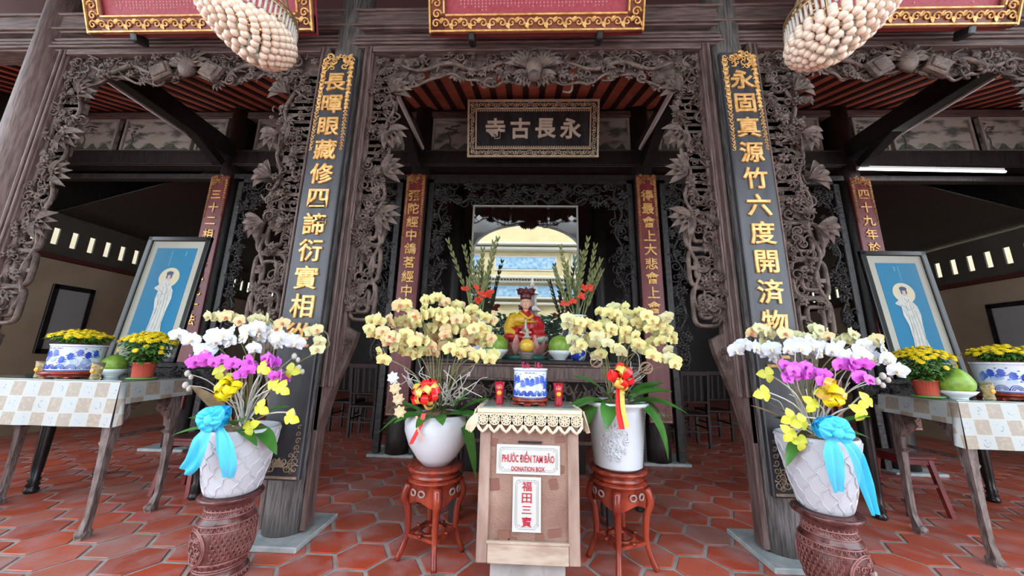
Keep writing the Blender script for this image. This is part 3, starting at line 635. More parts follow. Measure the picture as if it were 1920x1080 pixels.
def remeshed(name, mb, m, parent, vox=.004):
    o = mb.build('tmp', m); md = o.modifiers.new('r', 'REMESH'); md.mode = 'VOXEL'; md.voxel_size = vox; md.use_smooth_shade = True
    sm = o.modifiers.new('s', 'SMOOTH'); sm.iterations = 3
    bpy.context.view_layer.update(); me = bpy.data.meshes.new_from_object(o.evaluated_get(bpy.context.evaluated_depsgraph_get())); me.name = name; bpy.data.objects.remove(o)
    me.transform(Matrix.Translation(-parent.location)); me.materials.clear(); me.materials.append(m)
    for p_ in me.polygons: p_.use_smooth = True
    o = bpy.data.objects.new(name, me); COL.objects.link(o); o.parent = parent; return o
zb = AZ+.13
q = MB()                                                               # crossed legs + torso, one surface
q.ell((SX, SY, zb+.045), (.175, .12, .05), 20, 12); q.ell((SX-.09, SY-.04, zb+.05), (.10, .08, .05), 16, 10); q.ell((SX+.09, SY-.04, zb+.05), (.10, .08, .05), 16, 10)
q.lathe([(.10, zb+.03), (.105, zb+.08), (.10, zb+.15), (.105, zb+.21), (.085, zb+.245), (.045, zb+.265), (.035, zb+.29)], (SX, SY+.02, 0), 24, fn=lambda a, i, r, z: (r*(1 if i < 1 else .72+.28*abs(cos(a))), z))
for s in (-1, 1): q.tube([(SX+s*.085, SY+.02, zb+.22), (SX+s*.125, SY, zb+.15), (SX+s*.12, SY-.04, zb+.10), (SX+s*.05, SY-.10, zb+.09)], [.035, .04, .042, .036], 10)
remeshed('robe', q, rr_, t)
q = MB(); q.tube([(SX-.07, SY+.0, zb+.235), (SX-.115, SY-.005, zb+.20), (SX-.135, SY-.01, zb+.14), (SX-.13, SY-.05, zb+.085), (SX-.07, SY-.095, zb+.08)], [.038, .046, .052, .05, .032], 12)
q.ell((SX-.05, SY-.03, zb+.19), (.07, .05, .06), 12, 8)
for i in range(4): q.tube([(SX-.14+.012*i, SY-.055, zb+.2-.02*i), (SX-.15+.015*i, SY-.075, zb+.12-.01*i), (SX-.12+.012*i, SY-.09, zb+.06)], .006, 5)
remeshed('yellow_sleeve', q, yy_, t)
q = MB(); q.tube([(SX-.055, SY-.045, zb+.26), (SX+.02, SY-.065, zb+.20), (SX+.06, SY-.055, zb+.235)], .016, 8); q.tube([(SX-.08, SY-.07, zb+.18), (SX, SY-.08, zb+.175), (SX+.08, SY-.06, zb+.18)], .011, 8); q.build('robe_collar', yy_, t)
q = MB(); q.ell((SX+.105, SY-.07, zb+.035), (.085, .05, .04), 16, 10); q.build('knee_cloth', gr_, t)
q = MB(); hz = zb+.345
q.ell((SX, SY, hz), (.042, .045, .056), 18, 14); q.ell((SX, SY-.012, hz-.03), (.031, .034, .028), 14, 10); q.ell((SX, SY-.047, hz-.006), (.007, .010, .013), 8, 6)
for s in (-1, 1): q.ell((SX+s*.042, SY, hz-.008), (.007, .012, .022), 8, 6); q.ell((SX+s*.016, SY-.041, hz+.016), (.012, .006, .005), 8, 6)
q.tube([(SX, SY+.01, zb+.27), (SX, SY, hz-.03)], .024, 10)
remeshed('head', q, sk, t, .0025)
q = MB()
for s in (-1, 1): q.ell((SX+s*.016, SY-.0455, hz+.004), (.009, .002, .0022), 8, 5); q.tube([(SX+s*.006, SY-.045, hz+.016), (SX+s*.016, SY-.046, hz+.019), (SX+s*.026, SY-.041, hz+.015)], .0013, 5)
q.build('eyes', blackw, t)
q = MB(); q.ell((SX, SY-.0455, hz-.028), (.010, .004, .003), 8, 5); q.build('mouth', rr_, t)
q = MB(); q.lathe([(.047, hz+.03), (.05, hz+.05), (.047, hz+.07), (.075, hz+.10), (.078, hz+.112), (.02, hz+.12)], (SX, SY, 0), 28, fn=lambda a, i, r, z: (r*(1+.10*(i > 2)*cos(8*a)), z+.012*(i in (3, 4))*cos(8*a)))
for i in range(8): a = 2*pi*i/8; q.ell((SX+cos(a)*.062, SY+sin(a)*.062, hz+.088), (.014, .014, .018), 8, 6)
q.build('crown', hatm, t)
for s in (-1, 1):                                                      # small hands, five fingers each, held in the lap
    q = MB(); hx = SX+s*.03; q.ell((hx, SY-.118, zb+.085), (.022, .013, .011), 10, 7)
    for i in range(4): q.tube([(hx-s*.012, SY-.122-.003*i, zb+.092-.006*i), (hx-s*.030, SY-.130-.002*i, zb+.090-.006*i), (hx-s*.036, SY-.124, zb+.084-.005*i)], [.0042, .004, .003], 6)
    q.tube([(hx, SY-.122, zb+.094), (hx-s*.012, SY-.126, zb+.106), (hx-s*.02, SY-.122, zb+.108)], [.0048, .0042, .0035], 6); q.build('hand', sk, t)
q = MB()                                                               # small vase held in the lap
q.lathe([(.008, zb+.085), (.022, zb+.10), (.018, zb+.12), (.008, zb+.14), (.013, zb+.15), (.006, zb+.165), (.014, zb+.18), (.004, zb+.2)], (SX, SY-.135, 0), 14); t.scale = (1.17,)*3; pv = (tag(q.build('offering_vase', mat('tin_vase', (.4, .35, .28), .35, metal=.6), None), 'tiny dark metal vase held in the lap of the seated monk statue', 'vase')); pv.data.transform(Matrix.Translation((SX, SY, AZ)) @ Matrix.Scale(1.17, 4) @ Matrix.Translation((-SX, -SY, -AZ)))
# oil lamp in front of the statue
lx = at(988, 640, 3.06); LZ = AZ
t = thing('oil_lamp', 'glass oil lamp of amber oil in front of the monk statue', 'lamp', (lx.x, 3.09, LZ)); glass = mat('clear_glass', (.95, .97, .97), .02, trans=1, spec=.5)
q = MB(); q.lathe([(.05, LZ), (.05, LZ+.012), (.075, LZ+.05), (.075, LZ+.06), (.04, LZ+.062)], (lx.x, 3.09, 0), 20); q.build('stand', mat('pewter', (.22, .20, .2), .4, metal=.5, c2=(.35, .3, .3), scale=40), t)
q = MB(); q.lathe([(.03, LZ+.062), (.060, LZ+.09), (.064, LZ+.13), (.05, LZ+.165), (.02, LZ+.18)], (lx.x, 3.09, 0), 24); q.build('oil_bowl', mat('amber_oil', (.80, .42, .02), .05, spec=.6, c2=(.9, .62, .10), scale=18), t)
q = MB(); q.lathe([(.02, LZ+.18), (.045, LZ+.19), (.022, LZ+.21), (.012, LZ+.24), (.02, LZ+.25), (.004, LZ+.28)], (lx.x, 3.09, 0), 20); q.build('lid', mat('smoked_glass', (.45, .42, .36), .08), t)
# pomelos in white bowls
pom = mat('pomelo_skin', (.16, .30, .03), .4, c2=(.26, .42, .06), scale=30, bump=.15)
bowlm = mat('white_bowl', (.72, .78, .80), .2)
def bowl(px, py0, Y, rad, z0, label, h=.085):
    c = at(px, py0, Y); q = MB(); q.lathe([(rad*.45, z0), (rad*.45, z0+.008), (rad*.5, z0+.015), (rad*.8, z0+h*.6), (rad, z0+h), (rad*.95, z0+h), (rad*.7, z0+h*.6), (rad*.3, z0+.03)], (c.x, Y, 0), 36)
    return c.x, q.build('bowl', bowlm, label=label, cat='bowl', group='white bowls holding pomelos')
def pomelo(X, Y, z, r, label, pear=.0, stem=False):
    t = thing('pomelo', label, 'fruit', (X, Y, z-r), 'green pomelos in white bowls')
    q = MB(); P = [(r*sin(pi*i/16)*(1-pear*(i > 8)*0+pear*(-.35)*max(0, cos(pi*i/16))), r*cos(pi*i/16)*(1+pear*.5*max(0, cos(pi*i/16)))) for i in range(17)][::-1]
    q.lathe([(max(.001, a), z+b_) for a, b_ in P], (X, Y, 0), 28); q.build('rind', pom, t)
    q = MB(); zt = z+r*(1+pear*.5); q.tube([(X, Y, zt-.006), (X+.004, Y, zt+.014)], .006, 6); q.build('stem_stub', mat('fruit_stem', (.16, .2, .05), .7), t)
X, _ = bowl(930, 672, 3.2, .115, AZ, 'white bowl left of the lotus statue on the altar'); pomelo(X, 3.2, AZ+.12, .105, 'green pomelo in the bowl left of the lotus statue')
X, _ = bowl(1050, 672, 3.2, .115, AZ, 'white bowl right of the lotus statue on the altar'); pomelo(X, 3.2, AZ+.12, .105, 'green pomelo in the bowl right of the lotus statue')
# gladiolus vases
def gladioli(px, label, vlabel, sticks, seed, Y=3.55):
    rng = random.Random(seed); c = at(px, 640, Y); X = c.x; zt = zz(px, 592, Y)
    q = MB(); H_ = zt-AZ; q.lathe([(.055, AZ), (.07, AZ+.02), (.10, AZ+H_*.3), (.095, AZ+H_*.6), (.06, AZ+H_*.8), (.065, AZ+H_*.95), (.10, AZ+H_), (.092, AZ+H_), (.05, AZ+H_*.9)], (X, Y, 0), 28, cap=False)
    vv = q.build('vase', bw, label=vlabel, cat='vase', group='blue and white flower vases')
    t = thing('gladiolus_bunch', label, 'flowers', (X, Y, AZ+H_*.9), 'gladiolus bunches')
    for (tx, ty) in sticks:
        tp = at(tx, ty, Y+rng.uniform(-.08, .08)); b_ = V((X+rng.uniform(-.03, .03), Y+rng.uniform(-.03, .03), AZ+H_*.7)); mid = b_.lerp(tp, .5)+V((rng.uniform(-.03, .03), 0, 0))
        P = spline([b_, mid, tp], 12); q = MB(); q.tube(P, [.007*(1-.6*i/12) for i in range(13)], 5)
        for i in range(5, 13):
            for s in (-1, 1): q.leaf(P[i], (tp-b_).normalized()+V((s*.3, -.1, 0)), (0, -1, 0), .075, .022, -.2, nv=4, fold=.6)
        q.build('flower_spike', mat('gladiolus_green', (.16, .20, .06), .5, c2=(.30, .32, .14), scale=15), t)
    for _ in range(7):
        q = MB(); p = at(px+rng.uniform(-28, 25), rng.uniform(535, 572), Y-.06)
        for e in range(4): q.leaf(p, (rng.uniform(-1, 1), -.4, rng.uniform(-.3, 1)), (0, -1, 0), .055, .04, .4, nv=4)
        q.build('red_floret', mat('floret_red', (.75, .05, .02), .5), t)
gladioli(898, 'tall gladiolus spikes with red florets left of the glass case', 'blue and white vase at the left of the altar behind yellow orchids', [(843, 458), (872, 470), (885, 462), (905, 475), (898, 498), (925, 462), (912, 520), (932, 455), (880, 530)], 1)
gladioli(1083, 'tall gladiolus spikes with red florets right of the glass case', 'blue and white vase at the right of the altar behind yellow orchids', [(1042, 510), (1052, 470), (1063, 500), (1078, 490), (1090, 480), (1101, 455), (1114, 468), (1123, 495), (1125, 515), (1072, 528), (1110, 520)], 2)
c = at(1084, 668, 3.12); q = MB(); q.lathe([(.035, AZ), (.06, AZ+.03), (.068, AZ+.07), (.055, AZ+.11), (.03, AZ+.125), (.035, AZ+.14), (.025, AZ+.14)], (c.x, 3.14, 0), 24); q.build('jar', mat('cobalt_jar', (.02, .05, .36), .2, c2=(.55, .62, .78), scale=16, lo=.55, hi=.62), label='small cobalt blue patterned jar at the right end of the altar', cat='jar')

# ---------------------------------------------------------------- donation box
bl, br_ = at(892, 1054, 1.95), at(1088, 1058, 1.95); BX = (bl.x+br_.x)/2; BW = br_.x-bl.x; BZ0 = .165; BF = 1.95; BD = .36; BT = zz(990, 768, BF)
bxw = mat('donation_box_wood', (.24, .15, .12), .7, c2=(.42, .30, .24), scale=5, stretch=(2, 2, .6), bump=.25, bscale=40, c3=(.50, .44, .38))
bxp = mat('donation_box_panel', (.20, .10, .075), .75, c2=(.36, .23, .17), scale=4, bump=.4, bscale=90, c3=(.46, .36, .27))
t = thing('donation_box', 'worn brown wooden donation box with white paper signs in front of the altar', 'donation box', (BX, BF+BD/2, 0))
q = MB(); q.box((BX, BF+BD/2+.012, (BZ0+BT)/2), (BW-.02, BD-.024, BT-BZ0)); q.build('body', bxw, t)
q = MB(); q.box((BX, BF+.008, (BZ0+BT)/2+.02), (BW-.10, .012, BT-BZ0-.15)); q.build('front_panel', bxp, t)
q = MB()
for s in (-1, 1): q.box((BX+s*(BW/2-.028), BF, (BZ0+BT)/2), (.056, .03, BT-BZ0), bev=.004)
q.box((BX, BF, BT-.03), (BW-.114, .028, .06), bev=.003); q.build('stile', bxw, t)
q = MB(); q.box((BX, BF-.002, BZ0+.045), (BW-.114, .03, .09), bev=.003); q.box((BX, BF-.012, BZ0+.095), (BW-.10, .02, .014), bev=.003); q.build('bottom_rail', mat('pale_rail_wood', (.36, .26, .19), .7, c2=(.5, .40, .32), scale=8, stretch=(1, 4, 4)), t)
for s in (-1, 1):
    q = MB(); P = [(BX+s*(BW*.5-.07), 0), (BX+s*(BW*.5-.07), BZ0), (BX+s*(BW*.5-.19), BZ0), (BX+s*(BW*.5-.17), .10), (BX+s*(BW*.5-.15), 0)]; q.prism(P if s > 0 else P[::-1], BF+.03, BF+.09); q.build('foot', mat('grey_plinth_wood', (.22, .20, .19), .7, c2=(.34, .32, .31), scale=8), t)
q = MB(); q.box((BX, BF+.05, BZ0-.06), (BW-.16, .03, .12)); q.build('plinth_rail', MATS['grey_plinth_wood'], t)
q = MB(); sz = zz(990, 829, BF); q.box((BX+.005, BF+.0, sz), (.125, .01, .010)); q.build('slot', blackw, t)
paper = mat('sign_paper', (.55, .55, .52), .5); redi = mat('red_ink', (.42, .02, .04), .6); greyi = mat('grey_ink', (.30, .32, .32), .6)
def sign(x0, y0, x1, y1, nm):
    a, b_ = at(x0, y0, BF-.0), at(x1, y1, BF-.0); cx_, cz_ = (a.x+b_.x)/2, (a.z+b_.z)/2; W_, H_ = abs(b_.x-a.x), abs(a.z-b_.z)
    q = MB(); q.box((cx_, BF-.004, cz_), (W_, .006, H_)); o = q.build(nm, paper, t)
    q = MB(); w_, h_ = W_-.028, H_-.028
    for (dx, dz, sx_, sz_) in ((0, h_/2, w_-.03, .0018), (0, -h_/2, w_-.03, .0018), (w_/2, 0, .0018, h_-.03), (-w_/2, 0, .0018, h_-.03), (0, h_/2-.008, w_-.05, .001), (0, -h_/2+.008, w_-.05, .001), (w_/2-.008, 0, .001, h_-.05), (-w_/2+.008, 0, .001, h_-.05)): q.box((cx_+dx, BF-.008, cz_+dz), (sx_, .002, sz_))
    for sx_ in (-1, 1):
        for sz_ in (-1, 1): q.spiral((cx_+sx_*(w_/2-.012), BF-.008, cz_+sz_*(h_/2-.012)), .012, 0, 1.2, 1, .001, 0, 10, 3)
    b2 = q.build('border', greyi, o); return o, cx_, cz_, W_, H_
o, cx_, cz_, W_, H_ = sign(932, 832, 1050, 891, 'paper_sign')
def fit_text(txt, cx_, cz_, wid, hei, par, m, nm='lettering', off=.0):
    me = glyph(txt, .05, .0008, off); xs = [v.co.x for v in me.vertices]; ys = [v.co.y for v in me.vertices]; me.materials.append(m)
    o_ = bpy.data.objects.new(nm, me); COL.objects.link(o_); o_.parent = par
    par_w = par.location+(par.parent.location if par.parent else V((0, 0, 0)))
    o_.matrix_basis = Matrix.Translation(V((cx_, BF-.0085, cz_))-par_w) @ Euler((pi/2, 0, 0)).to_matrix().to_4x4() @ Matrix.Diagonal((wid/(max(xs)-min(xs)), hei/(max(ys)-min(ys)), 1, 1)); return o_
fit_text('PHƯỚC ĐIỀN TAM BẢO', cx_, cz_+.014, W_*.82, H_*.40, o, redi, off=.0009)
fit_text('DONATION BOX', cx_, cz_-.045, W_*.52, H_*.16, o, redi, off=.0006)
o, cx_, cz_, W_, H_ = sign(962, 893, 1014, 998, 'paper_sign')
for i, ch in enumerate('福田三寶'): fit_text(ch, cx_, cz_+H_*(.33-.215*i), .05, .046 if ch != '三' else .035, o, redi, 'character', .0006)
# packing tape marks round the signs
rng = random.Random(4); tp = mat('brown_tape_residue', (.20, .085, .06), .7)
for (x_, y_, w_, h_) in ((928, 908, 14, 18), (1038, 908, 12, 16), (945, 1003, 18, 14), (1040, 1000, 20, 12), (960, 1015, 12, 10), (1012, 1010, 12, 14), (938, 866, 10, 14), (1052, 880, 10, 12), (925, 828, 14, 12), (1050, 824, 14, 10)):
    c = at(x_, y_, BF); q = MB(); q.box((c.x, BF+.0, c.z), (w_*.0031, .006, h_*.0031), Euler((0, rng.uniform(-.2, .2), 0))); q.build('tape_patch', tp, t)
# lace cloth + glass
lace = mat('cream_lace', (.66, .57, .40), .8, c2=(.74, .66, .50), scale=30, bump=.2)
t = thing('lace_cloth', 'cream lace cloth with a scalloped edge draped over the donation box', 'cloth', (BX, BF, BT))
LW = BW+.035; q = MB(); q.box((BX, BF+BD/2, BT+.002), (LW, BD+.03, .004)); q.build('cloth_top', lace, t)
q = MB(); n = 9; u = LW/n; y_ = BF-.032
q.box((BX, y_+.004, BT-.006), (LW, .012, .02), bev=.003)
for i in range(n):
    x_ = BX-LW/2+u*(i+.5)
    q.add([(x_-u/2, y_+.006, BT-.004), (x_+u/2, y_+.006, BT-.004), (x_+u/2, y_+.006, BT-.03), (x_-u/2, y_+.006, BT-.03)], [[0, 1, 2, 3]])
    for e in range(10):
        a = 2*pi*e/10; R = Matrix.Rotation(-a, 3, 'Y'); q.ell((x_+cos(a)*u*.27, y_, BT-.048+sin(a)*u*.27), (u*.14, .003, u*.075), 6, 4, R=R)
    q.tube([(x_+cos(2*pi*e/14)*u*.11, y_, BT-.048+sin(2*pi*e/14)*u*.11) for e in range(14)], .004, 4, closed=True); q.tube([(x_+cos(2*pi*e/18)*u*.45, y_, BT-.048+sin(2*pi*e/18)*u*.45) for e in range(18)], .0038, 4, closed=True)
    q.tube([(x_-u/2, y_, BT-.075), (x_-u*.25, y_-.002, BT-.098), (x_, y_, BT-.112), (x_+u*.25, y_-.002, BT-.098), (x_+u/2, y_, BT-.075)], .009, 5, sy=.4)
    for e in range(5): q.ell((x_+u*(e-2)*.2, y_, BT-.108+.012*abs(e-2)), (.006, .003, .007), 5, 4)
    for e in (-1, 1): q.bar((x_+e*u*.5, y_, BT-.03), (x_+e*u*.5, y_, BT-.08), .008, .004)
for s in (-1, 1):                                                      # side drops bunched at the corners
    for e in range(7): yy0 = BF-.025+e*.055; q.grid(lambda a, b_: V((BX+s*(LW/2+.004+.012*sin(a*7+e)+.03*b_), yy0+a*.06, BT-b_*(.085+.03*sin(pi*a)))), 4, 3)
for e in range(4): q.leaf((BX-LW/2, BF-.03, BT-.02), (-.3-.12*e, -.2, -.9), (0, -1, 0), .11, .035, .3, nv=5)
q.build('lace_drop', lace, t)
gt_ = mat('glass_sheet', (.20, .27, .25), .06, c2=(.26, .33, .30), scale=3, spec=.8)
BT2 = BT+.004; q = MB(); q.box((BX, BF+BD/2, BT2+.003), (BW-.01, BD-.01, .006), bev=.002); q.build('glass_sheet', gt_, label='greenish glass sheet lying on the lace over the donation box', cat='glass sheet'); BT3 = BT2+.006

# blue and white pots (painted with waves, peonies, bats)
por = mat('porcelain_white', (.72, .80, .90), .15); bl_ = mat('porcelain_blue', (.02, .06, .45), .2, c2=(.06, .14, .6), scale=20)
def incense_pot(X, Y, z, r, H_, label, seed, stand_label, sr, flip=1, sh=.045, text=True):
    ts = thing('pot_stand', stand_label, 'stand', (X, Y, z), 'round maroon stands under the blue pots'); q = MB()
    q.lathe([(sr*.9, z+.01), (sr*.75, z+.014), (sr*.78, z+sh*.5), (sr, z+sh*.62), (sr, z+sh*.85), (sr*.9, z+sh), (sr*.3, z+sh)], (X, Y, 0), 40); q.build('turntable', redw, ts)
    for i in range(6): a = pi*i/3+.3; q = MB(); q.box((X+cos(a)*sr*.8, Y+sin(a)*sr*.8, z+.008), (.04, .04, .016), bev=.005); q.build('foot', redw, ts)
    z += sh; t = thing('incense_pot', label, 'pot', (X, Y, z), 'blue and white porcelain pots'); q = MB()
    q.lathe([(r*.93, z), (r*.97, z+.008), (r*.96, z+H_*.5), (r*.99, z+H_*.93), (r*1.03, z+H_*.96), (r*1.03, z+H_), (r*.95, z+H_), (r*.93, z+H_*.8), (r*.5, z+H_*.8)], (X, Y, 0), 48); q.build('body', por, t)
    q = MB(); rng = random.Random(seed)
    def S_(a, h, o=.0015): return V((X+cos(a)*(r*.975+o), Y+sin(a)*(r*.975+o), z+h*H_))
    def disc(a, h, s_, asp=1, st=None):
        N = 10; q.add([S_(a+s_/r*cos(2*pi*e/N), h+s_/H_*asp*sin(2*pi*e/N)*(1+.25*sin(3*e)), .0025) for e in range(N)], [list(range(N))[::-1]])
    for hh in (.03, .92):
        q.tube([S_(2*pi*e/40, hh, .001) for e in range(40)], .0022, 4, closed=True)
    for i in range(16):                                                # scalloped waves round the foot
        a = 2*pi*i/16
        for k2 in (1, .7, .42): q.tube([S_(a+k2*.19*cos(pi*e/8), .08+k2*.17*sin(pi*e/8)) for e in range(9)], .0032, 4, sy=.5)
    for i in range(11):
        a = -pi/2+flip*(i-5)*.30+.1
        a0 = a; h0 = rng.uniform(.42, .7)
        for e in range(7): disc(a0+.07*cos(e*.9), h0+.09*sin(e*.9), H_*.045)
        disc(a0, h0, H_*.05)
        q.tube([S_(a0, h0), S_(a0+.09, h0-.1), S_(a0+.18, h0-.06)], .0022, 4, sy=.5); disc(a0+.16, h0+.16, H_*.03, .6); disc(a0-.14, h0-.12, H_*.03, .6)
    q.build('painted_pattern', bl_, t); q = MB()
    for i in range(9):                                                 # pale washes: hills and clouds
        a = -pi/2+flip*(i-4)*.42; h0 = rng.uniform(.25, .6); N = 18
        q.add([S_(a+(.16+.04*sin(i*2))*(1+.2*cos(3*e*.349+i))*cos(2*pi*e/N), h0+(.12+.04*cos(i))*(1+.25*sin(2*e*.349+i))*sin(2*pi*e/N), .0012) for e in range(N)], [list(range(N))[::-1]])
    q.build('painted_wash', mat('porcelain_wash', (.10, .20, .62), .2, c2=(.45, .58, .82), scale=14, lo=.4, hi=.6), t)
    if text:
        q = MB()
        for e in range(16): 
            if e % 5 != 4: q.add([S_(-pi/2-.35+e*.045+dx, .83+dz, .002) for dx, dz in ((0, 0), (.028, 0), (.028, .035), (0, .035))], [[0, 1, 2, 3]])
        q.build('inscription', mat('dark_blue_ink', (.03, .05, .2), .4), t)
    q = MB(); q.lathe([(r*.92, z+H_*.86), (.01, z+H_*.88)], (X, Y, 0), 24); q.build('sand', mat('incense_ash', (.35, .30, .26), .9), t)
    return z+H_, t
c = at(994, 750, 2.08); IX = c.x
zt, _ = incense_pot(IX, 2.1, BT3, .098, .165, 'blue and white porcelain incense pot holding pink incense ends on the donation box', 1, 'round maroon stand under the incense pot on the donation box', .105, sh=.04)
t = thing('incense_sticks', 'cluster of burnt pink incense stick ends in the centre pot', 'incense', (IX, 2.1, zt-.03)); rng = random.Random(2)
for i in range(26):
    a = rng.uniform(0, 2*pi); r_ = .06*sqrt(rng.random()); q = MB(); q.tube([(IX+cos(a)*r_, 2.1+sin(a)*r_, zt-.022), (IX+cos(a)*r_*1.15, 2.1+sin(a)*r_*1.15, zt+rng.uniform(.01, .04))], .0022, 4); q.build('stick', mat('pink_stick', (.55, .03, .12), .6), t)
def candle(X, Y, z, r, H_, m, lb, motif):
    t = thing('candle_glass', lb, 'candle', (X, Y, z), 'glass cups holding candles'); q = MB()
    q.lathe([(r*.72, z), (r*.78, z+.008), (r*.68, z+H_*.35), (r*.85, z+H_*.65), (r, z+H_), (r*.9, z+H_), (r*.75, z+H_*.65), (r*.55, z+.02)], (X, Y, 0), 20); q.build('cup', m[0], t)
    q = MB(); q.lathe([(r*.5, z+.012), (r*.55, z+H_*.3), (r*.66, z+H_*.6), (.003, z+H_*.62)], (X, Y, 0), 16); q.build('wax', m[1], t)
    q = MB(); q.ell((X, Y-r*.8, z+H_*.52), (r*.45, .004, r*.42), 10, 6); q.ell((X, Y-r*.85, z+H_*.75), (r*.22, .004, r*.2), 10, 6); q.build('printed_motif', mat('orange_print', (.85, .35, .02), .4), t)
redg = (mat('red_cup_glass', (.75, .03, .06), .05, trans=.6), mat('red_wax', (.6, .01, .03), .4)); yelg = (mat('amber_cup_glass', (.90, .82, .55), .04, trans=.85), mat('yellow_wax', (.85, .6, .08), .3))
c1, c2 = at(936, 757, 2.07), at(1047, 757, 2.07)
candle(c1.x, 2.07, BT3, .030, .125, redg, 'red candle glass left of the centre incense pot', 0); candle(c2.x, 2.07, BT3, .030, .125, redg, 'red candle glass with an orange motif right of the centre incense pot', 1)
# ---------------------------------------------------------------- round stools and drums
def round_stool(X, Y, H_, label, A0):
    t = thing('plant_stand', label, 'stool', (X, Y, 0), 'red wooden plant stands beside the donation box')
    q = MB(); q.lathe([(.10, H_-.07), (.145, H_-.062), (.15, H_-.05), (.125, H_-.04), (.125, H_-.035), (.165, H_-.022), (.170, H_-.010), (.163, H_), (.155, H_-.002), (.02, H_-.002)], (X, Y, 0), 44); q.build('top', redw, t)
    q = MB(); q.lathe([(.150, H_-.17), (.155, H_-.15), (.145, H_-.09), (.165, H_-.08), (.165, H_-.07), (.10, H_-.062)], (X, Y, 0), 44, fn=lambda a, i, r, z: (r, z-(.018*(1+cos(4*(a-A0)))-.0 if i == 0 else 0)), cap=False); q.build('apron', redw, t)
    for i in range(4):
        a = A0+pi/4+2*pi*i/4; q = MB()
        for e in (-1, 1):
            P = [V((X+cos(a+e*.19+.12*cos(u_*pi/6))*.158, Y+sin(a+e*.19+.12*cos(u_*pi/6))*.158, H_-.125+.016*sin(u_*pi/6))) for u_ in range(12)]; q.tube(P, .006, 5, closed=True)
        q.build('pierced_medallion', mat('pale_inlay', (.30, .20, .18), .4), t)
    for i in range(4):
        a = A0+2*pi*i/4+.0; d = V((cos(a), sin(a), 0)); c = V((X, Y, 0))
        P = spline([c+d*.150+V((0, 0, H_-.10)), c+d*.172+V((0, 0, H_-.17)), c+d*.150+V((0, 0, H_*.55)), c+d*.140+V((0, 0, H_*.30)), c+d*.165+V((0, 0, .07)), c+d*.190+V((0, 0, .012))], 18)
        q = MB(); q.tube(P, [lerp(.030, .016, min(1, i2/12)) if i2 < 15 else .017 for i2 in range(19)], 8); q.build('leg', redw, t)
    q = MB()
    for i in range(4):
        a0, a1 = A0+2*pi*i/4, A0+2*pi*(i+1)/4; zr = H_*.27; q.bar((X+cos(a0)*.138, Y+sin(a0)*.138, zr), (X+cos(a1)*.138, Y+sin(a1)*.138, zr), .022, .016)
    q.lathe([(.06, zr), (.085, zr), (.085, zr+.012), (.06, zr+.012), (.06, zr)], (X, Y, 0), 24, cap=False)
    for i in range(4): a = A0+2*pi*i/4+pi/4; q.tube([(X+cos(a)*(.10+.016*cos(u_)), Y+sin(a)*(.10+.016*cos(u_)), zr+.01+.0*u_) for u_ in (0, 1, 2)], .01, 5)
    q.build('stretcher_ring', redw, t); return t
def drum(X, Y, H_, label, ang=0):
    t = thing('ceramic_drum_stand', label, 'stand', (X, Y, 0), 'brown carved ceramic drum stands'); n = 64; K = .86
    prof = [(.150, 0), (.158, .01), (.150, .035), (.128, .07), (.132, .085), (.128, .095), (.145, .14), (.160, .22), (.165, .30), (.158, .36), (.150, .39), (.154, .40), (.150, .41), (.132, .44), (.120, .47), (.125, .48), (.122, .50), (.145, .53), (.172, .55), (.176, .565), (.170, .575), (.155, .577), (.02, .577)]
    prof = [(r*K, z*H_/.577) for r, z in prof]
    q = MB(); q.lathe(prof, (X, Y, 0), n); q.build('body', ceram, t)
    def R_(z):
        for (a, b_), (c, d) in zip(prof, prof[1:]):
            if b_ <= z <= d: return lerp(a, c, (z-b_)/max(1e-6, d-b_))
        return .12
    def P_(a, z, o=.001): r = R_(z)+o; return V((X+cos(a)*r, Y+sin(a)*r, z))
    k = H_/.577; q = MB()
    for z in (.04, .085, .10, .145, .355, .395, .44, .48): q.tube([P_(2*pi*i/40, z*k) for i in range(40)], .0045, 5, closed=True)
    for i in range(30):
        a = 2*pi*i/30
        for z0, h in ((.375, .013), (.12, .016), (.025, .010), (.455, .012)): q.tube([P_(a+h/.15*cos(u_*pi/4), z0*k+h*sin(u_*pi/4)) for u_ in range(6)], .003, 4)
        q.tube([P_(a, .495*k), P_(a, .46*k)], .004, 4)
    # fret lattice between two round medallions
    for m_ in range(2):
        am = -pi/2+ang+m_*pi; zc = .25*k
        for s_ in (1, .9): q.tube([P_(am+.62*s_*cos(2*pi*i/30), zc+.088*s_*sin(2*pi*i/30), .003) for i in range(30)], .0045, 5, closed=True)
        rng = random.Random(m_+3)
        for _ in range(26):
            u0, v0 = rng.uniform(-.45, .45), rng.uniform(-.055, .055)
            if (u0/.55)**2+(v0/.075)**2 > 1: continue
            s_ = rng.uniform(.010, .02); a0 = rng.uniform(0, 6); q.tube([P_(am+u0+s_*(1-.08*i)/.16*cos(a0+i*.7), zc+v0+s_*(1-.08*i)*sin(a0+i*.7), .002) for i in range(10)], .0035, 4)
        for i in range(-9, 10):
            for j in range(7):
                a = am+pi/2+i*.085; z = (.165+j*.03)*k; da = abs(((a-am+pi) % (2*pi))-pi); db = abs(((a-am-pi+pi) % (2*pi))-pi); dm = min(da, db)
                if (dm/.66)**2+((z-zc)/.095)**2 < 1: continue
                if (i+j) % 2: q.tube([P_(a-.04, z), P_(a+.04, z), P_(a+.04, z+.018), P_(a-.0, z+.018)], .0026, 4)
                else: q.tube([P_(a, z-.012), P_(a, z+.018), P_(a+.05, z+.018)], .0026, 4)
    q.build('relief_pattern', mat('ceramic_ridges', (.20, .075, .070), .22, c2=(.30, .13, .12), scale=25), t); return t
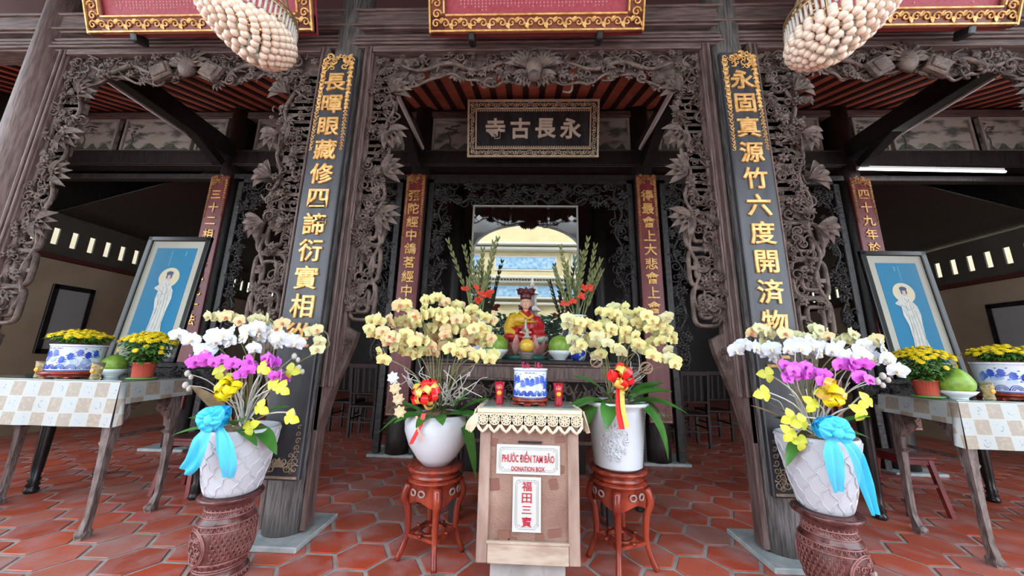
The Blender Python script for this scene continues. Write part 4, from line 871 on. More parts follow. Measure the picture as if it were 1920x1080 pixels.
# ---------------------------------------------------------------- flowers
def petal_mesh(name, mats, kind):
    q = MB()
    def pet(a, L_, W_, mi, z=0, cup=.12):
        R = Matrix.Rotation(-a, 3, 'Y')
        def fn(u, v):
            s_ = (sin(pi*min(1, v*.92+.05)**.8))**.6; x = (u-.5)*W_*s_; zz_ = v*L_; y = -cup*L_*(v*v*.6)+cup*L_*((u-.5)*2)**2*.5+z
            return R @ V((x, y, zz_))
        q.grid(fn, 4, 4, mi)
    for a in (0, 2.2, -2.2): pet(a, .50, .36, 0, .02, .2)
    for a in (1.30, -1.30): pet(a, .54, .66, 0, -.01, .15)
    q.ell((0, -.06, -.03), (.10, .10, .09), 6, 4, 1); q.ell((0, -.13, -.14), (.075, .06, .09), 6, 4, 1)
    me = q.build(name, mats); d = me.data; bpy.data.objects.remove(me); return d
def pm(n, c, c2, **k): return mat(n, c, .5, c2=c2, scale=60, **k)
B_Y = petal_mesh('blossom', [pm('petal_pale_yellow', (.62, .58, .20), (.66, .64, .30)), mat('lip_brown', (.52, .26, .08), .5)], 0)
B_Y2 = petal_mesh('blossom', [pm('petal_blush_yellow', (.66, .56, .26), (.60, .42, .24)), mat('lip_rust', (.50, .16, .08), .5)], 0)
B_G = petal_mesh('blossom', [pm('petal_greenish', (.48, .50, .24), (.58, .56, .34)), mat('lip_tan', (.50, .36, .16), .5)], 0)
B_W = petal_mesh('blossom', [pm('petal_white', (.68, .72, .78), (.58, .64, .72)), mat('lip_cream', (.75, .66, .45), .5)], 0)
B_P = petal_mesh('blossom', [pm('petal_magenta', (.58, .05, .62), (.70, .16, .72)), mat('lip_purple', (.38, .01, .30), .5)], 0)
stemg = mat('orchid_stem', (.14, .16, .05), .5, c2=(.28, .26, .14), scale=20)
twig = mat('bleached_twig', (.55, .53, .50), .6)
_cnt = {}; _ext = {}
def add_mesh(mb, me, M_, off=0):
    o = len(mb.v); mb.v += [M_ @ v.co for v in me.vertices]
    for p_ in me.polygons: mb.f.append([o+i for i in p_.vertices]); mb.m.append(p_.material_index+off); mb.s.append(True)
def finish_sprays(root):
    for k, (mb, bl_) in _ext.get(root.name, {}).items(): tag(mb.build('blossom_cluster', list(bl_.materials), root), kind='stuff')
def sprays(root, arcs, Y, base, bl, size, seed, sp_=.75, stem_r=.0035, dy=.10, cap=100):
    blo = []
    rng = random.Random(seed)
    for arc in arcs:
        yo = Y+rng.uniform(-dy, dy); pts = [at(x, y, yo) for x, y in arc]; P = spline(pts, 16); L_ = sum((P[i+1]-P[i]).length for i in range(16))
        b_ = base+V((rng.uniform(-.05, .05), rng.uniform(-.04, .04), 0)); e0 = P[0] if (P[0]-b_).length < (P[-1]-b_).length else P[-1]; PP = P if e0 == P[0] else P[::-1]
        up = V((lerp(b_.x, e0.x, .45), lerp(b_.y, e0.y, .6)+.03, lerp(b_.z, e0.z, .7)))
        q = MB(); q.tube(spline([b_, up]+[p+V((0, .02, 0)) for p in (PP[0], PP[5], PP[10], PP[16])], 22), stem_r, 5); sp = q.build('flower_spray', stemg, root)
        n = max(2, round(L_/(size*sp_)))
        for i in range(n):
            p = PP[round(i/(n-1)*16)]+V((rng.uniform(-.35, .35)*size, rng.uniform(-.3, .3)*size-.01, rng.uniform(-.4, .25)*size))
            me = bl if not isinstance(bl, (list, tuple)) else rng.choice(bl)
            R = Euler((rng.uniform(-.25, .45), rng.uniform(-.35, .35), rng.uniform(-.7, .7))).to_matrix()
            blo.append((p, R, size*rng.uniform(.92, 1.15), me, sp))
    rng.shuffle(blo); n0 = _cnt.get(root.name, 0); first = set(id(b_) for b_ in sorted(blo, key=lambda b_: b_[0].y)[:max(0, cap-n0)])
    for b_ in blo:
        p, R, sz_, me, sp = b_
        if id(b_) in first: inst('blossom', me, sp, p-root.location, R, sz_); n0 += 1
        else:
            d_ = _ext.setdefault(root.name, {}); mb = d_.setdefault(me.name, (MB(), me))[0]; add_mesh(mb, me, Matrix.Translation(p) @ R.to_4x4() @ Matrix.Scale(sz_, 4))
    _cnt[root.name] = n0
def leaves(root, specs, m=None, name='leaf', c=None):
    for (b_, d, L_, W_, cv) in specs: q = MB(); q.leaf(b_, d, (0, -.3, 1), L_, W_, cv, nu=4, nv=9, fold=.12); q.build(name, m or green, root)
def bowq(X, Y, z, s, m1, m2, root, name='ribbon_bow', n=16, seed=0):
    rng = random.Random(seed); q = MB()
    for i in range(n):
        el = rng.uniform(-1.2, 1.4); az = rng.uniform(-pi, 0); d = V((cos(el)*cos(az), cos(el)*sin(az)-.15, sin(el))).normalized(); sd = d.orthogonal().normalized(); sd = Matrix.Rotation(rng.uniform(0, 6), 3, d) @ sd
        nn = d.cross(sd); c = V((X, Y, z)); L_ = s*rng.uniform(.75, 1.05)
        P = [c+d*L_*t_+nn*L_*.42*w_ for t_, w_ in ((0, 0), (.45, .8), (.9, .6), (1.0, 0), (.9, -.6), (.45, -.8), (0, 0))]; q.ribbon(P, sd, s*.42, mi=i % 2, n=12)
    q.build(name, [m1, m2], root)
def pot_white(name, prof, X, Y, root, m=white, fn=None, n=48): q = MB(); q.lathe(prof, (X, Y, 0), n, fn=fn); return q.build(name, m, root)
def twigs(root, n, x0, x1, y0, y1, Y, seed, base, r=.004, curl=.05, name='bleached_twig', m=None):
    rng = random.Random(seed)
    for i in range(n):
        p = at(rng.uniform(x0, x1), rng.uniform(y0, y1), Y+rng.uniform(-.08, .06)); P = [base+V((rng.uniform(-.05, .05), rng.uniform(-.05, .02), 0))]
        for e in range(1, 6): P.append(base.lerp(p, e/5)+V((rng.uniform(-1, 1), rng.uniform(-1, 1)*.6, rng.uniform(-1, 1)))*curl*(.4+e*.15))
        q = MB(); q.tube(spline(P, 20), [r*(1-.45*i2/20) for i2 in range(21)], 5); q.build(name, m or twig, root)
moss = mat('orchid_bark', (.10, .06, .03), .9, c2=(.25, .17, .10), scale=25, bump=.5)
redr = mat('red_ribbon', (.80, .02, .02), .25); golr = mat('gold_ribbon', (.85, .55, .12), .25, metal=.2); yelr = mat('yellow_ribbon', (.90, .72, .01), .3)
# A: white bowl with yellow orchids, left of the box
def setup_stool(pxl, pxr, py, Y, label):
    a, b_ = at(pxl, py, Y), at(pxr, py, Y); return (a.x+b_.x)/2, b_.x-a.x, a.z
XA, _, ZA = setup_stool(752, 858, 882, 2.14, ''); YA = 2.30
round_stool(XA, YA, ZA, 'round red lacquered stand under the plain white bowl pot', -1.22)
ra = thing('potted_orchid', 'big pale yellow orchid in a plain white round bowl pot left of the donation box', 'potted plant', (XA, YA, ZA), 'potted yellow orchids beside the donation box')
zt = zz(811, 782, 2.14); h = zt-ZA
pot_white('pot', [(.07, ZA), (.085, ZA), (.125, ZA+h*.15), (.175, ZA+h*.40), (.205, ZA+h*.68), (.207, ZA+h*.85), (.190, ZA+h*.99), (.183, ZA+h), (.175, ZA+h*.97), (.165, ZA+h*.90), (.01, ZA+h*.91)], XA, YA, ra)
q = MB(); q.lathe([(.165, zt-.03), (.09, zt+.01), (.01, zt+.02)], (XA, YA, 0), 24); q.build('bark_fill', moss, ra)
ba = V((XA, YA, zt))
arcsA = [[(745, 578), (765, 570), (784, 590)], [(790, 568), (815, 562), (840, 568), (862, 572)], [(786, 590), (815, 588), (845, 590), (868, 592)], [(695, 608), (712, 600), (730, 608)], [(738, 600), (765, 605), (790, 612), (808, 618)], [(810, 608), (835, 605), (862, 610), (882, 600)], [(880, 582), (905, 588), (926, 602)], [(722, 640), (750, 630), (780, 634), (802, 640)], [(800, 636), (830, 634), (860, 640), (888, 640)], [(885, 618), (905, 618), (924, 628)], [(893, 642), (915, 638), (924, 656)], [(715, 652), (724, 672)], [(738, 652), (768, 656), (800, 656), (828, 650)], [(845, 655), (862, 670)], [(868, 648), (882, 668)], [(902, 660), (914, 672)], [(740, 620), (770, 618)], [(830, 622), (868, 625)], [(700, 632), (728, 622)]]
sprays(ra, arcsA, 2.16, ba, [B_Y, B_Y, B_Y, B_Y2], .080, 1, .36, dy=.09); finish_sprays(ra)
rng = random.Random(5)
leaves(ra, [(ba+V((-.02, -.05, 0)), (-.35, -.3, 1), .26, .07, .2), (ba+V((.10, -.05, 0)), (.35, -.2, 1), .22, .06, .2), (ba+V((.12, -.06, 0)), (.8, -.3, .8), .25, .07, .3), (ba+V((-.08, -.06, 0)), (-.7, -.3, .6), .2, .05, .3), (ba+V((.03, -.08, 0)), (.5, -.4, .8), .24, .075, .4), (ba+V((.06, -.08, 0)), (.9, -.3, .35), .30, .08, .5), (ba+V((.10, 0, 0)), (1, -.2, .15), .30, .08, .9), (ba+V((.13, -.05, .0)), (.6, -.6, -.1), .24, .075, 1.4), (ba+V((-.05, -.1, 0)), (-.7, -.5, .2), .20, .06, .4), (ba+V((-.10, -.05, 0)), (-1, -.3, .25), .26, .05, .7), (ba+V((-.02, -.12, 0)), (-.2, -.8, .2), .16, .07, .5), (ba+V((.02, -.12, 0)), (.3, -.8, .25), .18, .07, .4)])
leaves(ra, [(ba+V((-.10, -.02, .02)), (-1, -.2, .05+.12*i), .22, .022, 1.0) for i in range(6)], mat('grassy_leaf', (.10, .15, .05), .5), 'grass_blade')
pA = at(800, 738, 2.08); bowq(pA.x, pA.y, pA.z, .088, redr, golr, ra, n=34, seed=3)
q = MB(); q.ribbon([at(795, 775, 2.10), at(787, 800, 2.08), at(770, 833, 2.075)], (1, 0, .1), .026); q.build('ribbon_tail', redr, ra)
q = MB(); q.ribbon([at(781, 780, 2.10), at(784, 805, 2.075), at(793, 827, 2.07)], (1, 0, .1), .012); q.build('ribbon_tail', mat('copper_ribbon', (.7, .3, .2), .3), ra)
twigs(ra, 12, 740, 800, 685, 730, 2.15, 4, ba+V((-.03, 0, .05)), curl=.035); twigs(ra, 12, 820, 905, 670, 735, 2.15, 5, ba+V((.06, 0, .05)), curl=.05)
for (px, py, m_) in ((737, 708, white), (741, 728, mat('dried_petal', (.62, .50, .30), .6)), (747, 748, MATS['dried_petal']), (750, 772, MATS['dried_petal'])):
    c = at(px, py, 2.12); q = MB()
    for i in range(7): q.leaf(c, (cos(i*.9)*.7, -.7, sin(i*.9)*.7), (0, -1, 0), .034, .034, .8, nv=4)
    q.build('artificial_rose', m_, ra)
q = MB(); 
for _ in range(60): p = ba+V((rng.uniform(-.10, .12), rng.uniform(-.02, .05), rng.uniform(.05, .30))); q.spiral(p, .02, rng.uniform(0, 6), 1, 1, .003, .02, 8, 3)
tag(q.build('dried_moss', moss, ra), kind='stuff')
# B: ribbed white pot, right of the box
XB, _, ZB = setup_stool(1122, 1228, 888, 2.14, ''); YB = 2.30; XB -= .005
round_stool(XB, YB, ZB, 'round red lacquered stand under the ribbed white pot', -1.92)
rb = thing('potted_orchid', 'pale yellow orchid with broad leaves in a tall ribbed white pot', 'potted plant', (XB, YB, ZB), 'potted yellow orchids beside the donation box')
zt = zz(1168, 757, 2.14); h = zt-ZB
pot_white('pot', [(.125, ZB), (.138, ZB+.01)]+[(lerp(.142, .176, i/44)+.0028*cos(i*pi), ZB+.015+(h-.06)*i/44) for i in range(45)]+[(.180, ZB+h-.03), (.196, ZB+h-.02), (.200, ZB+h-.005), (.190, ZB+h), (.17, ZB+h-.01), (.165, ZB+h-.04), (.01, ZB+h-.03)], XB, YB, rb)
q = MB(); rng = random.Random(8)
for i in range(60):
    a = -pi/2-.35+rng.uniform(-.45, .45); z_ = ZB+h*rng.uniform(.2, .7); r_ = lerp(.142, .176, (z_-ZB)/h)+.004; s_ = .018; a0 = rng.uniform(0, 6)
    if ((a+pi/2+.35)/.45)**2+((z_-ZB-h*.45)/(h*.27))**2 > 1: continue
    q.tube([(XB+cos(a+s_*(1-.08*e)/.16*cos(a0+e*.7))*r_, YB+sin(a+s_*(1-.08*e)/.16*cos(a0+e*.7))*r_, z_+s_*(1-.08*e)*sin(a0+e*.7)) for e in range(9)], .0035, 4)
q.build('dragon_relief', white, rb)
for s in (-1, 1): q = MB(); q.tube([(XB+s*(.19+.02*sin(pi*i/8)), YB-.02, zt-.02-.05*i/8) for i in range(9)], .010, 7); q.build('handle', white, rb)
q = MB(); q.lathe([(.165, zt-.04), (.09, zt+.0), (.01, zt+.02)], (XB, YB, 0), 24); q.build('bark_fill', moss, rb); bb_ = V((XB, YB, zt))
arcsB = [[(1120, 588), (1150, 578), (1175, 583), (1200, 590)], [(1118, 610), (1150, 602), (1180, 605), (1200, 612)], [(1070, 600), (1090, 602), (1112, 606)], [(1078, 625), (1100, 625), (1118, 645), (1122, 662)], [(1075, 642), (1095, 652)], [(1135, 645), (1155, 650), (1162, 664)], [(1165, 630), (1185, 640), (1198, 655)], [(1215, 590), (1235, 595), (1246, 604)], [(1205, 615), (1230, 625), (1255, 630), (1268, 640)], [(1203, 650), (1230, 660), (1250, 668), (1257, 682)], [(1122, 625), (1150, 618), (1190, 622)], [(1218, 608), (1244, 614)], [(1225, 640), (1250, 648)], [(1145, 592), (1165, 594)], [(1060, 612), (1085, 612)]]
sprays(rb, arcsB, 2.16, bb_, [B_Y, B_Y, B_Y, B_G], .078, 2, .36, dy=.09); finish_sprays(rb)
leaves(rb, [(bb_+V((-.05, -.08, 0)), (-.6, -.4, .95), .30, .10, .4), (bb_+V((-.08, -.08, 0)), (-1, -.4, .30), .32, .085, .6), (bb_+V((-.10, -.06, 0)), (-1, -.2, .05), .26, .075, 1.0), (bb_+V((-.06, -.12, 0)), (-.3, -.9, .1), .18, .10, .8), (bb_+V((.0, -.12, .02)), (.1, -.7, .5), .18, .10, .4), (bb_+V((.05, -.1, 0)), (.6, -.5, .8), .26, .10, .5), (bb_+V((.08, -.08, 0)), (1, -.3, .35), .32, .08, .5), (bb_+V((.10, -.12, 0)), (.75, -.5, -.35), .30, .10, .8), (bb_+V((.08, 0, 0)), (.8, .1, .8), .30, .09, .4), (bb_+V((.11, -.05, .02)), (1, -.2, -.05), .24, .07, .7), (bb_+V((-.12, -.08, 0)), (-.8, -.5, -.5), .18, .06, .6)])
pB = at(1162, 706, 2.07); bowq(pB.x, pB.y, pB.z, .085, redr, golr, rb, n=15, seed=6)
q = MB(); q.ribbon([at(1160, 725, 2.08), at(1160, 770, 2.06), at(1166, 805, 2.055)], (1, 0, 0), .032); q.build('ribbon_tail', redr, rb)
q = MB(); q.ribbon([at(1166, 725, 2.07), at(1168, 765, 2.05), at(1176, 802, 2.045)], (1, 0, 0), .026); q.build('ribbon_tail', golr, rb)
twigs(rb, 8, 1130, 1230, 670, 700, 2.15, 6, bb_+V((0, 0, .05)), curl=.05)
for (px, py) in ((1118, 678), (1212, 690)):
    c = at(px, py, 2.12); q = MB()
    for i in range(4): R = Euler((i*.8, i*1.1, i*.5)).to_matrix(); q.tube([c+R @ V((.035*cos(u_*.4), 0, .035*sin(u_*.4))) for u_ in range(16)], .0028, 4, closed=True)
    q.build('twig_ball', mat('willow_ball', (.35, .24, .16), .7), rb)

# C, D: quilted white pots on brown ceramic drums
qw = mat('quilted_white_glaze', (.55, .57, .62), .2)
def quilted(pl, pr_, pyt, pbl, pbr, pyb, Y, name, label, dlabel, ang):
    bl2, br2 = at(pbl, pyb, Y), at(pbr, pyb, Y); X = (bl2.x+br2.x)/2; Zd = bl2.z; drum(X, Y, Zd, dlabel, ang)
    tl, tr = at(pl, pyt, Y-.0), at(pr_, pyt, Y); zt = tl.z; r1 = (tr.x-tl.x)/2*.96; r0 = (br2.x-bl2.x)/2*.98; h = zt-Zd
    root = thing(name, label, 'potted plant', (X, Y, Zd), 'tall mixed orchid arrangements on ceramic drums')
    prof = [(r0*.9, Zd), (r0, Zd+.01)]+[(lerp(r0, r1, (i/16)**.8), Zd+.01+(h-.02)*i/16) for i in range(1, 17)]+[(r1*.98, zt), (r1*.93, zt), (r1*.9, zt-.05), (.01, zt-.04)]
    pot_white('pot', prof, X, Y, root, qw, n=56)
    q = MB(); NA, NZ = 12, 6                                           # raised diamond quilting
    for i in range(NA):
        for s in (-1, 1):
            P = []
            for j in range(25):
                tt = j/24; a = 2*pi*i/NA+s*tt*2*pi/NA*2.6+.05*sin(tt*NZ*pi*2); r_ = lerp(r0, r1, tt**.8)+.0005; P.append((X+cos(a)*r_, Y+sin(a)*r_, Zd+.012+(h-.03)*tt))
            q.tube(P, .0042, 5)
    q.build('quilted_relief', qw, root)
    q = MB(); q.lathe([(r1*.88, zt-.05), (r1*.5, zt+.0), (.01, zt+.01)], (X, Y, 0), 24); q.build('bark_fill', moss, root)
    return root, V((X, Y, zt)), r1
rc, bc, r1c = quilted(408, 531, 797, 394, 478, 919, 2.05, 'potted_orchid', 'white, purple and green orchids in a quilted white pot at the left column', 'brown ceramic drum stand in front of the left column', .0-.5)
rd, bd, r1d = quilted(1472, 1606, 812, 1508, 1588, 953, 2.05, 'potted_orchid', 'white, purple and green orchids in a quilted white pot at the right column', 'brown ceramic drum stand in front of the right column', .35)
sprays(rc, [[(395, 600), (420, 592), (446, 598)], [(462, 594), (485, 590), (508, 604), (526, 612)], [(462, 614), (482, 612), (500, 616)], [(598, 615), (612, 630), (608, 652)]], 2.02, bc, [B_G, B_G, B_Y2], .078, 11, .42, dy=.05, cap=25)
sprays(rc, [[(338, 630), (358, 628), (378, 634)], [(394, 622), (415, 632), (436, 628)], [(398, 645), (425, 642), (450, 635), (475, 642)], [(480, 632), (505, 632), (530, 640), (560, 645)], [(500, 620), (530, 625), (556, 634)], [(460, 622), (490, 620)]], 1.98, bc, B_W, .092, 12, .42, dy=.05, cap=65)
sprays(rc, [[(362, 680), (380, 674), (400, 678), (418, 668)], [(440, 684), (455, 674), (478, 680)], [(495, 676), (515, 680), (526, 696), (536, 706)], [(508, 668), (522, 684)], [(370, 672), (395, 668)], [(448, 694), (470, 690)]], 1.93, bc, B_P, .074, 13, .38, dy=.03); finish_sprays(rc)
sprays(rd, [[(1415, 620), (1435, 615), (1458, 620)], [(1480, 622), (1500, 626)], [(1518, 625), (1545, 622), (1572, 628), (1602, 630), (1642, 638)], [(1420, 634), (1450, 630)]], 2.02, bd, [B_G, B_G, B_Y2], .076, 14, .42, dy=.05, cap=25)
sprays(rd, [[(1390, 658), (1410, 652), (1436, 655), (1462, 658)], [(1470, 652), (1495, 652), (1520, 658), (1548, 655)], [(1552, 652), (1575, 658), (1600, 662), (1622, 660)], [(1638, 668), (1658, 664), (1676, 686)], [(1490, 640), (1520, 644), (1560, 642)], [(1600, 648), (1632, 655), (1650, 664)]], 1.98, bd, B_W, .090, 15, .42, dy=.05, cap=65)
sprays(rd, [[(1465, 685), (1478, 700), (1488, 690)], [(1500, 690), (1516, 704), (1534, 698)], [(1575, 685), (1596, 690), (1612, 698), (1628, 708)], [(1588, 680), (1618, 684)], [(1472, 706), (1488, 702)], [(1505, 706), (1530, 710)]], 1.93, bd, B_P, .074, 16, .38, dy=.03); finish_sprays(rd)
fab = mat('yellow_fabric', (.66, .70, .03), .55, c2=(.80, .80, .12), scale=30); fab2 = mat('olive_fabric', (.45, .45, .05), .6)
def heart(root, px, py, Y, s, m, base, seed):
    rng = random.Random(seed); c = at(px, py, Y); q = MB(); a0 = rng.uniform(0, 6)
    P = spline([base, base.lerp(c, .5)+V((rng.uniform(-.05, .05), -.03, .05)), c+V((0, .02, .02)), c], 14); q.tube(P, .0042, 5); st = q.build('wire_stem', twig, root)
    q = MB()
    for i in range(3): a = a0+i*2.1; q.leaf(c, (cos(a), -.15, sin(a)), (0, -1, .2), s, s*.95, .35, nu=4, nv=6, fold=.2)
    q.build('fabric_flower', m, st)
for i, (px, py) in enumerate([(412, 697), (425, 712), (490, 765), (495, 690), (530, 728), (546, 783), (470, 800), (548, 695), (515, 720)]): heart(rc, px, py, 1.90+.01*(i % 3), .05, fab if i not in (0, 1, 7) else fab2, bc+V((.02, -.02, 0)), i)
for i, (px, py) in enumerate([(1430, 738), (1437, 702), (1480, 783), (1500, 792), (1478, 812), (1520, 757), (1610, 772), (1622, 752), (1498, 828), (1545, 735)]): heart(rd, px, py, 1.90+.01*(i % 3), .05, fab if i != 1 else fab2, bd+V((-.02, -.02, 0)), i+20)
def stems(root, base, seed, n, x0, x1, y0, y1): twigs(root, n, x0, x1, y0, y1, 1.98, seed, base, r=.0045, curl=.018)
stems(rc, bc, 31, 11, 400, 560, 665, 740); stems(rd, bd, 32, 14, 1440, 1610, 665, 745)
pc = at(433, 728, 1.90); bowq(pc.x, pc.y, pc.z, .075, yelr, yelr, rc, 'yellow_bow', 22, 7); pdd = at(1552, 735, 1.90); bowq(pdd.x, pdd.y, pdd.z, .075, yelr, golr, rd, 'yellow_bow', 18, 8)
cy_ = mat('cyan_organza', (.02, .50, .80), .45, c2=(.08, .62, .90), scale=12, alpha=None)
cyt = mat('cyan_organza_sheer', (.04, .55, .82), .5, alpha=.86)
def bigbow(root, px, py, Y, lobes, tails, seed):
    rng = random.Random(seed); c = at(px, py, Y); q = MB()
    for (dx, dy, W_, H_) in lobes:
        e = c+V((dx, -.02, dy)); 
        def fn(u, v, e=e, W_=W_, H_=H_):
            t_ = v; a = (u-.5)*2; puff = sin(pi*min(1, t_*.95+.02)); p = c.lerp(e, t_); n_ = V((e-c).z, ) if 0 else V((-(e-c).z, 0, (e-c).x)).normalized()
            return p+n_*a*(W_*puff*.9+.008)+V((0, -(.035+.012*sin(a*9+H_*9))*puff*cos(a*1.4), 0))
        q.grid(fn, 14, 10)
        def fn2(u, v, fn=fn): p = fn(u, v); return V((p.x, 2*c.y-p.y+.0, p.z))
        q.grid(fn2, 14, 10)
    q.ell(c+V((0, -.03, 0)), (.026, .022, .03), 12, 8); q.build('bow_loops', cy_, root)
    for pts in tails:
        P = spline([at(x, y, Y_) for x, y, Y_, _ in pts], 16); ws = [w_ for *_, w_ in pts]; q = MB()
        def fn(u, v):
            i = min(16, round(v*16)); k2 = v*(len(ws)-1); j = min(int(k2), len(ws)-2); w_ = lerp(ws[j], ws[j+1], k2-j); d = (P[min(16, i+1)]-P[max(0, i-1)]).normalized(); n_ = V((-d.z, 0, d.x)).normalized()
            return P[i]+n_*(u-.5)*w_+V((0, .010*sin(u*11+v*3)*min(1, v*3), 0))
        q.grid(fn, 8, 16); q.build('bow_tail', cyt, root)
bigbow(rc, 402, 785, 1.80, [(-.075, .02, .045, 1), (-.05, -.045, .045, 2), (.055, .055, .04, 3), (.06, -.005, .04, 4), (-.015, .06, .03, 5)], [[(398, 795, 1.80, .025), (375, 830, 1.78, .10), (360, 865, 1.79, .095), (345, 884, 1.80, .07)], [(408, 795, 1.81, .03), (420, 835, 1.795, .10), (426, 872, 1.80, .095), (427, 896, 1.82, .05)]], 1)
bigbow(rd, 1560, 808, 1.80, [(-.075, .02, .045, 1), (-.05, .05, .04, 2), (.06, .05, .05, 3), (.085, -.01, .045, 4), (0, .055, .05, 5)], [[(1557, 815, 1.80, .03), (1563, 850, 1.785, .08), (1570, 890, 1.79, .075), (1574, 922, 1.81, .05)], [(1570, 812, 1.80, .03), (1605, 850, 1.77, .055), (1625, 905, 1.78, .065), (1643, 965, 1.79, .04)]], 2)
leaves(rc, [(bc+V((-.05, -.08, 0)), (-1, -.3, .15), .26, .05, .3), (bc+V((-.02, -.08, .02)), (-.8, -.4, .5), .2, .06, .3), (bc+V((.03, -.1, .02)), (.5, -.6, .7), .18, .08, .5), (bc+V((.08, -.05, .02)), (.8, -.2, .9), .24, .08, .4), (bc+V((.10, -.05, 0)), (1, -.4, .05), .2, .08, .7), (bc+V((.04, -.1, 0)), (.9, -.5, .35), .18, .06, .7)])
leaves(rd, [(bd+V((-.10, -.06, 0)), (-.7, -.3, -.25), .20, .06, .5), (bd+V((-.08, -.04, 0)), (-.7, -.2, .7), .2, .07, .3), (bd+V((.03, -.06, .02)), (.3, -.5, .8), .2, .07, .4), (bd+V((.10, 0, 0)), (1, -.2, .4), .2, .06, .5), (bd+V((-.02, -.08, 0)), (-.3, -.6, .5), .16, .07, .5)])
dry = mat('dried_brown_leaf', (.26, .17, .09), .6, c2=(.42, .30, .18), scale=20)
pq = at(383, 715, 1.95); leaves(rc, [(bc+V((-.04, -.04, .02)), (pq-bc), .30, .09, .1), (bc+V((.04, .0, .05)), (.3, 0, 1), .3, .08, .2)], dry, 'dried_leaf')
pq = at(1405, 742, 1.98); leaves(rd, [(bd+V((-.06, -.02, .02)), (pq-bd), .34, .06, .1), (bd+V((-.05, -.02, .02)), (pq-bd+V((.05, 0, .06))), .28, .05, .1), (bd+V((0, 0, .02)), (-.1, 0, 1), .26, .06, .2)], dry, 'dried_leaf')
for root, pts in ((rc, ((352, 700), (348, 722), (552, 668), (560, 690))), (rd, ((1655, 705), (1645, 715)))):
    for px, py in pts:
        c = at(px, py, 2.0); q = MB(); q.ell(c, (.016, .014, .02), 8, 6); q.ell(c+V((.025, 0, -.02)), (.012, .012, .016), 8, 6); b_ = bc if root == rc else bd; q.tube(spline([b_+V((0, 0, .05)), b_.lerp(c, .6)+V((0, 0, .06)), c], 10), .003, 4); q.build('flower_bud', mat('bud_grey', (.5, .48, .45), .6), root)

# ---------------------------------------------------------------- side tables
def check_mat(nm, ax):
    M = bpy.data.materials.new(nm); M.use_nodes = True; nt = M.node_tree; b = nt.nodes['Principled BSDF']; L = nt.links.new; b.inputs['Roughness'].default_value = .35
    N = nt.nodes.new; tc = N('ShaderNodeTexCoord'); sp = N('ShaderNodeSeparateXYZ'); L(tc.outputs['Object'], sp.inputs[0]); cb = N('ShaderNodeCombineXYZ'); cell = .098
    def mth(op, a, b_=None):
        n_ = N('ShaderNodeMath'); n_.operation = op; L(a, n_.inputs[0])
        if b_ is not None:
            if isinstance(b_, (int, float)): n_.inputs[1].default_value = b_
            else: L(b_, n_.inputs[1])
        return n_.outputs[0]
    u = mth('DIVIDE', sp.outputs[ax[0]], cell); v = mth('DIVIDE', sp.outputs[ax[1]], cell); par = mth('FLOORED_MODULO', mth('ADD', mth('FLOOR', u), mth('FLOOR', v)), 2.0)
    fu = mth('SUBTRACT', mth('FRACT', u), .5); fv = mth('SUBTRACT', mth('FRACT', v), .5); r_ = mth('SQRT', mth('ADD', mth('MULTIPLY', fu, fu), mth('MULTIPLY', fv, fv)))
    ring = mth('GREATER_THAN', mth('SINE', mth('MULTIPLY', r_, 38.0)), .35); ins = mth('LESS_THAN', r_, .33); mx_ = mth('MAXIMUM', mth('ABSOLUTE', fu), mth('ABSOLUTE', fv)); edge = mth('GREATER_THAN', mx_, .465)
    nz = N('ShaderNodeTexNoise'); nz.inputs['Scale'].default_value = 45; L(tc.outputs['Object'], nz.inputs[0]); spk = mth('GREATER_THAN', nz.outputs[0], .56)
    def mix(f, a, b_):
        n_ = N('ShaderNodeMix'); n_.data_type = 'RGBA'; L(f, n_.inputs[0])
        for i_, c_ in ((6, a), (7, b_)):
            if isinstance(c_, tuple): n_.inputs[i_].default_value = (*c_, 1)
            else: L(c_, n_.inputs[i_])
        return n_.outputs[2]
    wc = mix(mth('MULTIPLY', mth('MULTIPLY', ring, ins), spk), (.36, .39, .39), (.19, .23, .25)); bc_ = mix(spk, (.27, .23, .185), (.33, .27, .20)); c = mix(par, wc, bc_); c = mix(edge, c, (.40, .40, .37)); L(c, b.inputs['Base Color']); return M
cm_f, cm_s, cm_t = check_mat('checked_oilcloth_front', 'XZ'), check_mat('checked_oilcloth_side', 'YZ'), check_mat('checked_oilcloth_top', 'XY')
tc1, tc2 = at(229, 712, 2.30), at(1795, 757, 2.42); TZ = (tc1.z+tc2.z)/2
oldw = mat('worn_carved_table_wood', (.09, .06, .052), .5, c2=(.24, .19, .18), scale=14, stretch=(3, 3, .8), bump=.5, bscale=50)
oldd = mat('dark_carved_table_wood', (.05, .03, .025), .5, c2=(.12, .085, .07), scale=20, bump=.7, bscale=55)
